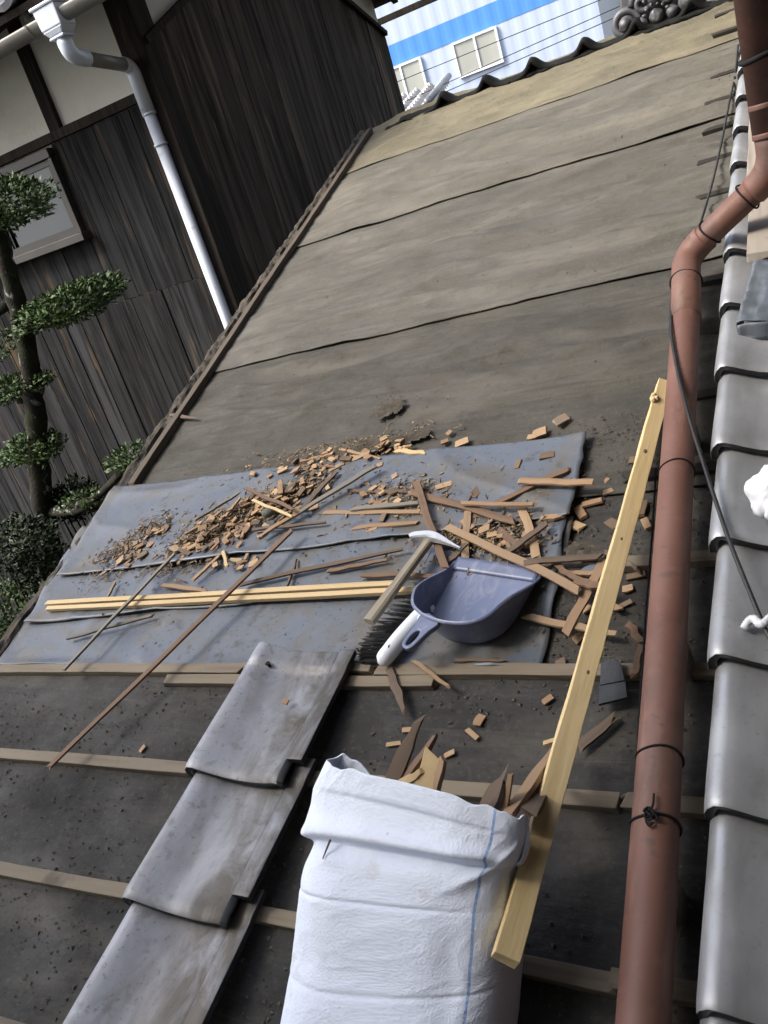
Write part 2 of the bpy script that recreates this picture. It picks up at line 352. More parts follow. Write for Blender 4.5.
for x0, x1, y0, y1 in ((-1.80, -1.70, -.7, 3.9), (-1.70, 1.4, -.8, -.7), (-1.70, 1.4, 3.8, 3.9)):
    zt = min(y0 * math.tan(TH), 9) - .08
    vs = [Vector((x, y, z)) for x, y, z in ((x0, y0, -2.3), (x1, y0, -2.3), (x1, y1, -2.3), (x0, y1, -2.3), (x0, y0, y0 * math.tan(TH) - .1), (x1, y0, y0 * math.tan(TH) - .1), (x1, y1, y1 * math.tan(TH) - .1), (x0, y1, y1 * math.tan(TH) - .1))]
    q = [b.bm.verts.new(Ri @ p) for p in vs]
    for f in ((0,3,2,1),(4,5,6,7),(0,1,5,4),(1,2,6,5),(2,3,7,6),(3,0,4,7)): b.face([q[i] for i in f])
b.build('shed_wall', M_BEAM, roof)
def strip(v0, v1, mat, nv, lift):
    b = MB(); rg = random.Random(int(v0 * 100))
    def fn(s, t):
        edge = fnoise(s * 4 + v0 * 7, 1.7) * .005 + fnoise(s * 60, v0) * .002
        v = lerp(v0 + edge, v1, t); u = lerp(verge(v) + .012, 1.45, s)
        return Vector((u, v, wrinkle(u, v) + lift * (1 - t) + lift * .8 * (1 - sm(0, .05, t)) * max(0, fnoise(s * 14 + v0, 5) + .3)))
    b.grid(fn, 220, nv); return b.build('felt_strip', mat, roof, smooth=True, solid=.003)
strip(-1.15, 1.34, FELT[0], 120, .004)
strip(1.255, 2.19, FELT[1], 130, .0075)
strip(2.10, 3.10, FELT[2], 130, .0075)
strip(3.01, 3.86, FELT[3], 120, .0075)
strip(3.745, 4.36, FELT[4], 80, .0075)

def stick_mesh(L, wd, th, seed, splinter=.0, n=9, wav=.0, ej=1.0):
    """a sawn or split stick along x, with slightly wandering faces and uneven ends"""
    b = MB(); r = random.Random(seed); rings = []
    ph = r.random() * 9
    for i in range(n + 1):
        t = i / n; x = (t - .5) * L
        k = 1.0
        if splinter: k = 1 - splinter * (sm(.55, 1, t) + .25 * sm(.25, 0, t)) * (1 + .25 * fnoise(t * 7 + ph, seed))
        oy = fnoise(t * 3 + ph, seed * 1.3) * wav; oz = abs(fnoise(t * 2.3 + ph, seed * .7 + 5)) * wav * .6
        ring = []
        for sy, sz in ((-1, -1), (1, -1), (1, 1), (-1, 1)):
            jx = (r.random() - .5) * wd * (ej if i in (0, n) else 0) * (1 + splinter * 2.5)
            ring.append(b.bm.verts.new((x + jx, oy + sy * wd * .5 * k * (1 + .10 * (r.random() - .5)), oz + sz * th * .5 * lerp(1, k, .5) * (1 + .10 * (r.random() - .5)))))
        rings.append(ring)
    for i in range(n):
        for q in range(4): b.face((rings[i][q], rings[i][(q + 1) % 4], rings[i + 1][(q + 1) % 4], rings[i + 1][q]))
    b.face(list(reversed(rings[0]))); b.face(rings[-1])
    return b
def stick_mat4(p1, p2, roll=0.0):
    d = (p2 - p1); x = d.normalized(); z = Vector((0, 0, 1)); y = z.cross(x).normalized(); z = x.cross(y)
    R = Matrix((x, y, z)).transposed().to_4x4() @ Matrix.Rotation(roll, 4, 'X')
    c = (p1 + p2) / 2
    return Matrix.Translation(W(*c)) @ RT @ R, d.length

# battens: parts of the roof (nailed down)
def batten(v, u0, u1, seed, wd=.025, th=.016, dz=.0):
    c = Vector(((u0 + u1) / 2, v, th / 2 + .004 + dz)); b = stick_mesh(u1 - u0, wd, th, seed, n=14, wav=.004)
    return b.build('batten', M_STUB if seed > 21 else M_BATTEN, roof, mat4=Matrix.Translation(c), bevel=.0015)
batten(.825, -1.98, -1.16, 1); batten(.828, -1.155, -.84, 2); batten(.797, -1.37, -.70, 3, .024, .015)
batten(.822, -.835, -.03, 4)
batten(.592, -1.99, -.35, 5); batten(.597, -.34, .5, 6)
batten(.355, -1.99, -.72, 7); batten(.352, -.715, -.325, 8); batten(.358, -.32, .5, 9)
batten(.118, -1.99, .5, 10); batten(-.12, -1.99, .5, 11); batten(-.36, -1.99, .5, 12)
rb = random.Random(4)
for kk in range(1, 15):
    v = .825 + .2335 * kk
    batten(v, (-.41 if kk < 3 else -.352) + rb.uniform(-.012, .012), -.10, 20 + kk, .026, .018)

# verge timber and crumbling mortar along the left edge
b = MB(); n = 40
for i in range(1):
    p1, p2 = Vector((verge(1.5) + .05, 1.50, .0)), Vector((verge(4.27) + .05, 4.27, .0))
b = stick_mesh((p2 - p1).length, .026, .024, 77, n=60, wav=.010)
R = Matrix.Rotation(math.atan2(p2.y - p1.y, p2.x - p1.x), 4, 'Z')
b.build('verge_batten', M_VERGE, roof, mat4=Matrix.Translation((p1 + p2) / 2 + Vector((0, 0, .022))) @ R, bevel=.002)
b = MB(); rv = random.Random(8)
def mort(s, t):
    v = lerp(-1.15, 4.30, s); a = 2 * pi * t
    r = .020 * (1 + .50 * fnoise(v * 13, cos(a) * 1.5, sin(a) * 1.5) + .3 * fnoise(v * 50, cos(a) * 3, sin(a) * 3))
    return Vector((verge(v) - .012 + cos(a) * r * 1.15, v, .008 + sin(a) * r * .95))
b.grid(lambda s, t: mort(t, s), 12, 420, wrap=True); b.build('verge_mortar', M_MORTAR, roof, smooth=False)
b = MB(); b.prism([(verge(-1.2) - .025, -1.2), (verge(-1.2) + .015, -1.2), (verge(1.5) + .015, 1.5), (verge(4.3) + .015, 4.3), (verge(4.3) - .025, 4.3), (verge(1.5) - .025, 1.5)], -.17, -.004)
b.build('barge_board', M_BEAM, roof)

# ------------------------------------------------------------------ blue-grey underlay sheets
def sheet(q, lift, mat, seed, label, creases=()):
    """q: four roof corners TL,TR,BR,BL in photo pixels"""
    TL, TR, BR, BL = [P(p[0], p[1], .018) for p in q]; o = (TL + TR + BR + BL) / 4
    b = MB()
    def fn(s, t):
        bot, top = BL.lerp(BR, s), TL.lerp(TR, s); p = bot.lerp(top, t)
        e = .010
        p.y += fnoise(s * 5, seed, t) * e * (1 if t in (0, 1) else .3); p.x += fnoise(t * 4, seed + 3) * e * (1 if s in (0, 1) else 0)
        w = wrinkle(p.x, p.y) * .25 + lift + .006
        w += (fnoise(p.x * 3.2 + seed, p.y * 3.6) * .5 + .5) * .006 + (1 - abs(fnoise(p.x * 2.6 + p.y * 3 + seed, p.y * 1.6 - p.x))) ** 8 * .006
        w += .010 * (1 - sm(0, .10, t)) * max(0, fnoise(s * 4 + seed, 2) + .35) + .006 * (1 - sm(0, .035, s)) * max(0, .6 + fnoise(t * 5, seed))
        w += .008 * sm(.96, 1, s) * max(0, .4 + fnoise(t * 6, seed + 8))
        return Vector((p.x, p.y, w)) - Vector((o.x, o.y, 0))
    b.grid(fn, 150, 44); ob = b.build('underlay_sheet', mat, None, smooth=True, solid=.0025, mat4=roofmat(o.x, o.y, 0))
    return tag(ob, label, 'underlay sheet', 'blue-grey underlay sheets')
sheet(((46, 583), (573, 515), (541, 667), (-4, 665)), .000, M_SHEET, 1, 'blue-grey underlay sheet lowest on the roof, just above the top batten')
sheet(((84, 528), (575, 478), (557, 575), (26, 624)), .009, M_SHEET, 2, 'middle strip of blue-grey underlay, lapped under the pile of wood chips')
sheet(((117, 489), (588, 436), (572, 520), (60, 579)), .018, M_SHEET, 3, 'uppermost blue-grey underlay sheet carrying the big heap of wood chips')

# ------------------------------------------------------------------ tiles
PROF = [(0, .002), (.001, .018), (.006, .029), (.016, .0385), (.028, .038), (.042, .032), (.062, .0215), (.085, .0115), (.11, .0045), (.14, .001), (.17, .0015), (.190, .0045), (.198, .0020), (.203, .0125), (.22, .0130), (.236, .0125)]
TL_, TW_ = .30, .236
def prof(x):
    for (a, za), (c, zc) in zip(PROF, PROF[1:]):
        if x <= c: return lerp(za, zc, (x - a) / (c - a))
    return PROF[-1][1]
def tile_mesh(seed, head=False):
    """one pantile: x across (roll on the left, raised rim on the right), y up the slope from the front edge"""
    b = MB(); xs = [p[0] for p in PROF]; nx = len(xs) - 1; ny = 34
    vs = []
    for j in range(ny + 1):
        y = j / ny * TL_; row = []
        for i, x in enumerate(xs):
            z = PROF[i][1] + .034 * (1 - y / TL_) + .0035 - .0045 * (1 - sm(0, .014, y))
            z += -.006 * (1 - sm(0, .012, y)) * 0
            # head: raised ledge at the top, hidden by the next tile unless this is the last one
            z += .0075 * sm(TL_ - .048, TL_ - .043, y) * (1 if .02 < x < .19 else .3)
            z += fnoise(x * 12 + seed, y * 9) * .0012
            row.append(b.bm.verts.new((x, y + (.004 * sin(x * 40 + seed) if False else 0), z)))
        vs.append(row)
    for j in range(ny):
        for i in range(nx):
            if xs[i] >= .1999 and (j + .5) / ny * TL_ < .042: continue           # notch at the front right corner
            if xs[i] < .012 and (j + .5) / ny * TL_ > TL_ - .045: continue        # notch at the head, left
            b.face((vs[j][i], vs[j][i + 1], vs[j + 1][i + 1], vs[j + 1][i]))
    loose = [v for v in b.bm.verts if not v.link_faces]; bmesh.ops.delete(b.bm, geom=loose, context='VERTS')
    return b
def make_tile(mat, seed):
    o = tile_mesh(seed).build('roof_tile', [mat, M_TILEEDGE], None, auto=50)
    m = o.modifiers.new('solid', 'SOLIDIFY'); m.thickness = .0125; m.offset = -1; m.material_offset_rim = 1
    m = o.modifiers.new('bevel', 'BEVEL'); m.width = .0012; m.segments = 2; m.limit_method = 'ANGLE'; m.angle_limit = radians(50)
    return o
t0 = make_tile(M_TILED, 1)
lab = ['dirt-streaked grey roof tile at the top of the short column beside the brush',
       'second tile down in the short dirty column, its edge on the batten',
       'third tile down in the short dirty column, left of the white sack',
       'lowest tile of the short dirty column, by the bottom edge of the photo']
for i in range(4):
    o = t0 if i == 0 else t0.copy()
    if i: C.objects.link(o)
    v_head = .855 - .234 * i
    o.matrix_basis = roofmat(-1.118 + .004 * i, v_head - TL_, .020) @ Matrix.Rotation(-.012 * (i % 2), 4, 'Z')
    tag(o, lab[i], 'roof tile', 'grey tiles left in the short column')
# nail on the top tile's head and the right-hand column
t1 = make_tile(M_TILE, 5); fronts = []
ordn = ['lowest', 'second', 'third', 'fourth', 'fifth', 'sixth', 'seventh', 'eighth', 'ninth', 'tenth', 'eleventh', 'twelfth', 'thirteenth', 'fourteenth', 'fifteenth', 'sixteenth', 'seventeenth', 'eighteenth']
for i in range(18):
    o = t1 if i == 0 else t1.copy()
    if i: C.objects.link(o)
    vf = .079 + .2345 * i
    o.matrix_basis = roofmat(-.214 - .030 * sm(.3, 1.5, vf) + .004 * sm(2, 4, vf), vf, .038)
    tag(o, ('%s clean silver-grey tile up the right-hand column beside the brown pipe' % ordn[i]) if i else 'lowest clean silver-grey tile beside the brown pipe, cut by the photo corner', 'roof tile', 'clean grey tiles along the right edge')

# ------------------------------------------------------------------ ridge: wavy edge of the tiles of the far slope, ornament
b = MB()
b.grid(lambda s, t: Vector((lerp(-1.90, -.30, t), 4.27 + .012 * fnoise(t * 40, 1) + cos(2 * pi * s) * .035, .012 + sin(2 * pi * s) * .016)), 10, 120, wrap=True)
b.build('ridge_mortar', M_RIDGE, roof, smooth=True)
def ridge_fn(x, wd):                 # hump in the middle of the tile, long shallow troughs either side
    q = abs(x) / (wd / 2); return .012 + .046 * math.exp(-(q / .30) ** 2) + .010 * (1 - math.exp(-((1 - q) / .5) ** 2))
rw = .236; b = MB()
b.grid(lambda s, t: Vector(((s - .5) * rw, t * .30, ridge_fn((s - .5) * rw, rw) - .13 * t + .035 * min(1, t * 6) * (1 - t))), 30, 8)
rt0 = b.build('ridge_tile', M_RIDGE, None, smooth=True, solid=.016)
humps = [-1.868, -1.638, -1.412, -1.172, -.925, -.69, -.455]
rl = ['by the dark gable wall', 'second along from the dark gable wall', 'third along from the dark gable wall', 'below the wide far window', 'left of the silver ridge ornament', 'under the silver ridge ornament', 'right of the silver ridge ornament']
for i, u in enumerate(humps):
    o = rt0 if i == 0 else rt0.copy()
    if i: C.objects.link(o)
    o.matrix_basis = roofmat(u, 4.222 + .004 * i, .006, radians(1.5) * (1 if i % 2 else -1)) @ Matrix.Diagonal((1, 1, .30 if i == 0 else 1, 1))
    tag(o, 'dark wavy ridge tile ' + rl[i], 'ridge tile', 'dark wavy tiles along the ridge')
def spiral(c, r0, turns, tr, dirn=1, start=0.0, n=44):
    pts = []; rs = []
    for i in range(n):
        t = i / (n - 1); a = start + dirn * turns * 2 * pi * t; r = r0 * (1 - .86 * t)
        pts.append((c[0] + cos(a) * r, c[1] - .03 * t, c[2] + sin(a) * r)); rs.append(tr * (1 - .45 * t))
    return pts, rs
oc = W(-.605, 4.30, 0); om = Matrix.Translation(oc)
orn = empty('ridge_ornament', om); tag(orn, 'silver-grey clay ridge-end ornament of scrolls and bosses on the ridge', 'roof ornament')
b = MB()
pl = [(-.19, -.02), (.19, -.02), (.20, .06), (.16, .10), (.15, .2), (.09, .26), (0, .29), (-.09, .26), (-.14, .19), (-.16, .09), (-.2, .05)]
b.prism(pl, -.09, -.01, Matrix.Rotation(pi / 2, 4, 'X')); b.build('back_plate', M_ONI, orn, bevel=.008)
b = MB()
for c, r0, tn, tr, dr, stt in (((-.135, 0, .055), .062, 1.7, .019, 1, 0), ((.135, 0, .06), .062, 1.7, .019, -1, pi), ((-.05, -.01, .115), .05, 1.6, .016, -1, pi), ((.055, -.01, .12), .05, 1.6, .016, 1, 0), ((0, -.0, .21), .055, 1.5, .017, 1, pi / 2)):
    pts, rs = spiral(c, r0, tn, tr, dr, stt); b.tube(pts, rs, 10)
b.build('scrollwork', M_ONI, orn, smooth=True)
b = MB()
for c, r in (((-.135, -.025, .055), .030), ((.135, -.025, .06), .030), ((0, -.03, .045), .030), ((-.062, -.03, .035), .026), ((.066, -.03, .04), .026), ((0, -.03, .12), .028)):
    b.ball(c, r, 3)
for i in range(6):
    a = pi * (i + .5) / 6; b.ball((cos(a) * .05, -.04, .05 + sin(a) * .045), .009, 2)
for v in b.bm.verts: v.co += v.co.normalized() * .010 * fnoise(v.co.x * 60, v.co.y * 60, v.co.z * 60)
b.build('boss', M_ONI, orn, smooth=True)

# ------------------------------------------------------------------ brown downpipe laid down the roof
pipe = empty('downpipe', roofmat(-.30, .3, .09)); PO = Vector((-.30, .3, .09))
tag(pipe, 'brown downpipe bending off a vertical drop and running down the felt', 'downpipe')
def rp(v3): return Vector(v3) - PO                       # roof coordinates to the pipe's own
def wr(p):                                               # world point to roof coordinates
    return Vector((p.x, p.dot(VV), p.dot(WV)))
def bend(pts, r, n=8):
    """round the corners of a polyline"""
    out = [Vector(pts[0])]
    for a, c, d in zip(pts, pts[1:], pts[2:]):
        a, c, d = Vector(a), Vector(c), Vector(d); p, q = c + (a - c).normalized() * r, c + (d - c).normalized() * r
        for i in range(n + 1):
            t = i / n; out.append(p * (1 - t) ** 2 + c * 2 * t * (1 - t) + q * t * t)
    out.append(Vector(pts[-1])); return out
pa = P(644, 1012, .088); pa2 = pa + (pa - P(687, 285, .088)).normalized() * .9
pb = P(686, 256, .095); pc = wr(atD(775, 170, 2.18))
pd = pc + Vector((0, sin(TH), cos(TH))) * 2.2
pb2 = pb.lerp(pc, .05)
b = MB(); b.tube(bend([rp(pa2), rp(pa), rp(P(687, 300, .088)), rp(pb), rp(pc)], .055), .0300, 28); b.build('lower_pipe', M_PIPE, pipe, smooth=True)
b = MB()
c0 = rp(pc.lerp(pb, .22)); b.tube(bend([c0, rp(pc), rp(pc + (pd - pc) * .045)], .05), .0335, 28); b.build('elbow', M_PIPE, pipe, smooth=True)
b = MB()
b.tube(bend([rp(P(686, 320, .088)), rp(pb), rp(pb.lerp(pc, .24))], .06), .0332, 28); b.build('elbow', M_PIPE, pipe, smooth=True)
b = MB(); b.tube([rp(pc + (pd - pc) * t) for t in (.035, 1)], .0365, 28); b.build('upper_pipe', M_PIPE, pipe, smooth=True)
for t in (.035, .062):
    b = MB(); q = pc + (pd - pc) * t; ax = (pd - pc).normalized()
    b.tube([rp(q - ax * .006), rp(q - ax * .003), rp(q + ax * .003), rp(q + ax * .006)], [.0366, .0372, .0372, .0366], 28); b.build('socket_ring', M_PIPE, pipe, smooth=True)
def ring(c, ax, R, r, name='wire_tie', tail=False):
    ax = ax.normalized(); a = Vector((1, 0, 0)) if abs(ax.x) < .8 else Vector((0, 0, 1)); a = (a - ax * a.dot(ax)).normalized(); d = ax.cross(a)
    b = MB(); pts = [rp(c) + (a * cos(t) + d * sin(t)) * R + ax * (.003 * sin(2 * t + R * 900)) for t in [2 * pi * i / 32 for i in range(33)]]
    b.tube(pts, r, 8, False)
    if tail:
        k0 = rp(c) + Vector((0, 0, 1)) * R
        for q_ in (0, 1):
            pp = [k0 + Vector(((.006 + .002 * q_) * cos(.55 * i + q_ * 2) + .003 * q_, (.008 - .002 * q_) * sin(.55 * i + q_) - .003, .001 + .0005 * i)) for i in range(18)]
            b.tube(pp, r * .8, 6)
        b.tube(spline([k0, k0 + Vector((-.004, -.010, .003)), k0 + Vector((.001, -.018, .004)), k0 + Vector((.005, -.013, .003))]), r * .8, 6)
        b.tube([k0, k0 + Vector((.004, .012, .006)), k0 + Vector((.003, .026, .004))], r * .8, 6)
    b.build(name, M_WIRE, pipe, smooth=True)
pax = pa - P(687, 285, .088)
def on_pipe(py):                                         # point of the pipe's axis at this photo row
    lo, hi = P(687, 300, .088), pa2
    for i in range(40):
        m = (lo + hi) / 2; q = W(*m) - CAM; y = 512 + F_PX * q.dot(cy_) / q.dot(cz_)
        lo, hi = (m, hi) if y < py else (lo, m)
    return lo
ring(on_pipe(758), pax, .0312, .0016); ring(on_pipe(826), pax, .0314, .0018, tail=True); ring(on_pipe(472), pax, .0312, .0014)
ring(P(686, 283, .088), pax, .034, .004); ring(pc + (pd - pc) * .105, pd - pc, .0385, .006)
ring(pb.lerp(pc, .30), pc - pb, .0325, .0022); ring(pb.lerp(pc, .72), pc - pb, .0338, .0022)
for pyy in (420, 640, 880):                              # small pads that carry the pipe off the felt
    q = on_pipe(pyy); b = MB(); b.box(rp((q.x, q.y, .030)), (.05, .04, .056)); b.build('support_block', M_GREYW, pipe, bevel=.003)

# black cable over the tiles and round the pipe
cab = [(738, 45, .03), (735, 75, .03), (729, 104, .035), (722, 140, .04), (714, 176, .045), (706, 205, .05), (699, 228, .045), (694, 245, .03), (684, 262, .04), (675, 282, .075), (671, 305, .095), (671, 330, .118), (674, 352, .124), (680, 382, .126), (690, 420, .128), (703, 462, .124), (717, 505, .124), (731, 545, .122), (748, 588, .12), (765, 628, .116), (783, 662, .112), (805, 700, .11)]
o0 = P(*cab[12]); b = MB(); b.tube([p - o0 for p in spline([P(*c) for c in cab])], .0036, 8)
tag(b.build('cable', M_CABLE, None, smooth=True, mat4=roofmat(*o0)), 'thin black cable draped across the brown pipe and the clean grey tiles', 'cable')
cb2 = [(656, 470, .04), (653, 520, .03), (650, 560, .03), (646, 610, .028), (643, 660, .028), (639, 720, .028), (636, 800, .028)]
o0 = P(*cb2[3]); b = MB(); b.tube([p - o0 for p in spline([P(*c) for c in cb2])], .0018, 6)
tag(b.build('thin_wire', M_WIRE, None, smooth=True, mat4=roofmat(*o0)), 'hair-thin black wire lying along the left side of the brown pipe', 'wire')

# cloth and rag on the right tiles
def rag(name, c, size, seed, label):
    o0 = P(*c); b = MB()
    def fn(s, t):
        a = 2 * pi * s; th = pi * (t - .5)
        d = Vector((cos(th) * cos(a) * size[0], cos(th) * sin(a) * size[1], sin(th) * size[2]))
        n1 = fnoise(d.x / size[0] * 1.6 + seed, d.y / size[1] * 1.6, d.z / size[2]); n2 = 1 - abs(fnoise(d.x / size[0] * 2.7, d.y / size[1] * 1.5 + seed, 4))
        return d * (1 + .35 * n1 - .30 * (n2 ** 4) + .10 * (1 - abs(fnoise(d.x * 45, d.y * 60, seed))) ** 3)
    b.grid(fn, 64, 40, wrap=True)
    bmesh.ops.remove_doubles(b.bm, verts=b.bm.verts, dist=1e-5)
    return tag(b.build(name, M_RAG, None, smooth=True, mat4=roofmat(*o0)), label, 'cloth')
rag('cloth', (790, 490, .135), (.058, .070, .042), 2.0, 'bunched white cloth lying on the right-hand tiles at the photo edge')
b = MB(); o0 = P(757, 625, .085)
b.tube([p - o0 for p in spline([P(744, 629, .104), P(748, 622, .108), P(754, 619, .114), P(760, 624, .122), P(766, 622, .124), P(775, 614, .112), P(786, 612, .106)])], [.004 + .003 * abs(sin(i * 1.3)) for i in range(49)], 9)
tag(b.build('twisted_rag', M_RAG, None, smooth=True, mat4=roofmat(*o0)), 'small twisted white rag tied at the black cable on the tiles', 'rag')

# sun-bleached boards and metal flashing beyond the right tile column
bo = empty('bleached_board', roofmat(-.124, 2.45, .118)); tag(bo, 'sun-bleached wide board beside the right tile column, behind the pipe elbow', 'board')
stick_mesh(1.50, .145, .02, 61, n=16, wav=.003).build('plank', M_PALEB, bo, mat4=Matrix.Translation((.005, .2, 0)) @ Matrix.Rotation(pi / 2 + .006, 4, 'Z'), bevel=.002)
b = stick_mesh(.40, .07, .025, 62, n=5, wav=.002)
tag(b.build('board_offcut', M_PALEB, None, mat4=roofmat(-.068, 1.99, .142, pi / 2), bevel=.002), 'short pale offcut lying on the bleached board near the flashing', 'offcut')
fl = empty('flashing', roofmat(-.200, 1.625, .098)); tag(fl, 'dented blue-grey metal flashing corner resting on the right tiles', 'flashing')
b = MB()
def ff(s, t):
    x = lerp(.036 * t, .29, s); y = lerp(0, .175, t) - .02 * s
    z = .016 + .030 * t + .004 * (1 - sm(0, .06, s)) * sm(0, .2, t) - .010 * sm(0, .3, s) * (1 - sm(.3, .8, s)) + .005 * fnoise(s * 5, t * 6) + .003 * fnoise(s * 14, t * 13)
    return Vector((x, y, z))
b.grid(ff, 50, 40); b.build('cover_sheet', M_FLASH, fl, smooth=True, solid=.003)
b = MB(); b.grid(lambda s, t: Vector((lerp(-.001, .29, s), -.004 - .02 * s + .004 * fnoise(s * 9, t) - .006 * (1 - t), lerp(-.022, .013 + .004 * fnoise(s * 5, 0), t))), 40, 6); b.build('front_lip', M_FLASH, fl, smooth=True, solid=.002)
b = MB(); b.grid(lambda s, t: Vector((-.003 + .036 * s, lerp(.0, .175, s), lerp(-.022 + .03 * s, .014 + .030 * s, t))), 30, 4); b.build('side_lip', M_FLASH, fl, smooth=True, solid=.002)

# ------------------------------------------------------------------ the photographer's house on the right (unseen; shaped to block sun and sky)
hh = empty('unseen_house', Matrix.Translation((0, 0, 0)))
b = MB(); b.prism([(.10, 2.0), (.30, 2.0), (.30, -2.1), (4.5, -2.1), (4.5, 7.2), (.10, 7.2)], -2.3, 6.0); b.build('side_wing', M_BEAM, hh)
b = MB(); b.prism([(4.5, -2.103), (-7.0, -2.103), (-7.0, -6.0), (4.5, -6.0)], -2.3, 6.0); b.build('unseen_rear_wing', M_PLASTER, hh)  # unseen wing, sized to keep sun off the lower roof, pale for fill
b = MB(); b.prism([(-.55, -2.0), (.098, -2.0), (.098, 5.2), (-.55, 5.2)], 2.25, 2.36); b.build('eave', M_BEAM, hh)  # unseen overhang, stretched outward to cut the overhead sky
tag(hh, 'unseen two-storey house wrapping round the low roof, shaped to block light', 'house')

# ------------------------------------------------------------------ neighbouring dark wooden house
UG = -3.0; YF = 3.665; YR = 6.72; ZP = 1.862
GA = (YF, 2.085); GC = (YR, 2.12); GP = ((YF + YR) / 2, 2.085 + (YR - YF) / 2 * .44)
house = empty('wooden_house', Matrix.Translation((UG, YF, -2.3))); HO = Vector((UG, YF, -2.3))
tag(house, 'old house clad in dark charred boards with cream plaster under the eaves', 'house')
def hp(p): return Vector(p) - HO
def boards(name, mat, n, place_fn, top_fn, bot, seed, gap=.004, brk=()):
    """vertical boards on a wall: place_fn(s, out) gives the wall point s metres along, out metres proud"""
    b = MB(); tone = []; r = random.Random(seed)
    ly = b.bm.verts.layers.float.new('tone'); s = 0.0
    while s < n:
        w = r.uniform(.085, .15); w = min([w, n - s] + [q - s for q in brk if q - s > .001])
        if w < .004: break
        o1, o2 = r.uniform(.014, .024), r.uniform(.014, .024); tn = r.random() ** 1.5; x0, x1 = s + gap / 2, s + w - gap / 2
        segs = 2; cr = []
        for z in ('b', 't'):
            for x, o in ((x0, 0), (x0, o1), (x1, o2), (x1, 0)):
                p = place_fn(x, o); p.z = bot + r.uniform(-.004, .004) if z == 'b' else top_fn(x)
                v = b.bm.verts.new(hp(p)); v[ly] = tn; cr.append(v)
        for q in ((0,1,5,4),(1,2,6,5),(2,3,7,6),(0,3,2,1),(4,5,6,7)): b.face([cr[i] for i in q])
        s += w
    return b.build(name, mat, house)
# core behind the cladding (plaster shows above the boards)
ZE = 2.50
b = MB()
pent = [(YF + .012, -2.3), (YR - .012, -2.3), (YR - .012, ZE), (GP[0], ZE + (YR - YF) / 2 * .44), (YF + .012, ZE)]
a = [b.bm.verts.new(hp((UG - .012, y, z))) for y, z in pent]; c = [b.bm.verts.new(hp((UG - 4.6, y, z))) for y, z in pent]
b.face(a); b.face(list(reversed(c)))
for i in range(5): b.face((a[i], a[(i + 1) % 5], c[(i + 1) % 5], c[i]))
b.build('plaster_wall', M_PLASTER, house)
def gtop(x):
    y = YF + x; return GA[1] + (y - GA[0]) * .44 if y < GP[0] else GC[1] + (YR - y) * .44
# gable boards split at the peak so that each top edge follows the slope
boards('gable_boards', M_BGABLE, YR - YF, lambda x, o: Vector((UG - .010 + o, YF + x, 0)), gtop, -2.3, 3)
ZB = .905
WX0, WX1, WZ0, WZ1 = -5.15, -3.86, 1.325, 1.80
boards('front_boards', M_BFRONT, 4.5, lambda x, o: Vector((UG - x, YF + .010 - o + .002, 0)), lambda x: WZ0 - .01 if WX0 < UG - x < WX1 else ZP - .03, ZB, 4, brk=(UG - WX1, UG - WX0))
boards('lower_front_boards', M_BFRONT, 4.5, lambda x, o: Vector((UG - x, YF + .012 - o * .7 - .012, 0)), lambda x: ZB - .004, -2.3, 5)
b = MB(); b.box(hp((UG - 2.3, YF - .005, ZP)), (4.52, .05, .05)); b.build('plaster_rail', M_BEAM, house, bevel=.004)
b = MB(); b.box(hp((UG - .055, YF + .045, .08)), (.155, .155, 4.75)); b.build('corner_post', M_BEAM, house, bevel=.006)
b = MB(); b.box(hp((-3.775, YF + .006, (ZP + 2.5) / 2 + .02)), (.085, .05, 2.5 - ZP)); b.build('wall_post', M_BEAM, house, bevel=.004)
b = MB(); b.box(hp((-4.62, YF + .006, (ZP + 2.5) / 2 + .02)), (.085, .05, 2.5 - ZP)); b.build('wall_post', M_BEAM, house, bevel=.004)
# trim along the top of the gable boards
for (y0, z0), (y1, z1) in ((GA, GP), (GP, GC)):
    b = MB(); q0, q1 = hp((UG + .022, y0, z0)), hp((UG + .022, y1, z1)); d = q1 - q0
    R = Matrix.Rotation(math.atan2(d.z, d.y), 3, 'X'); b.box((q0 + q1) / 2, (.035, d.length, .035), R); b.build('gable_trim', M_BEAM, house, bevel=.003)
# window
wf = MB()
def fr(x0, x1, z0, z1, y, dy=.03): wf.box(hp(((x0 + x1) / 2, y, (z0 + z1) / 2)), (x1 - x0, dy, z1 - z0))
yw = YF - .012
fr(WX0, WX1, WZ1 - .03, WZ1 + .02, yw - .014, .05); fr(WX0 - .02, WX1 + .03, WZ0 - .03, WZ0 + .015, yw - .03, .08); fr(WX1 - .028, WX1, WZ0 + .017, WZ1 - .032, yw - .012, .045); fr(WX0, WX0 + .03, WZ0 + .017, WZ1 - .032, yw - .012, .045)
win = wf.build('window', M_ALU, house, bevel=.003)
for x0, x1, yy in ((WX0 + .03, -4.42, .002), (-4.50, WX1 - .03, -.008)):
    wf = MB(); t = .032
    for q in ((x0, x1, WZ0 + .017, WZ0 + .06), (x0, x1, WZ1 - .065, WZ1 - .034), (x0, x0 + t, WZ0 + .062, WZ1 - .067), (x1 - t, x1, WZ0 + .062, WZ1 - .067)): fr(*q, yw + yy, .02)
    wf.build('sash', M_ALU, win)
    wf = MB(); fr(x0 + t, x1 - t, WZ0 + .061, WZ1 - .066, yw + yy + .003, .006); wf.build('pane', M_FROST, win)
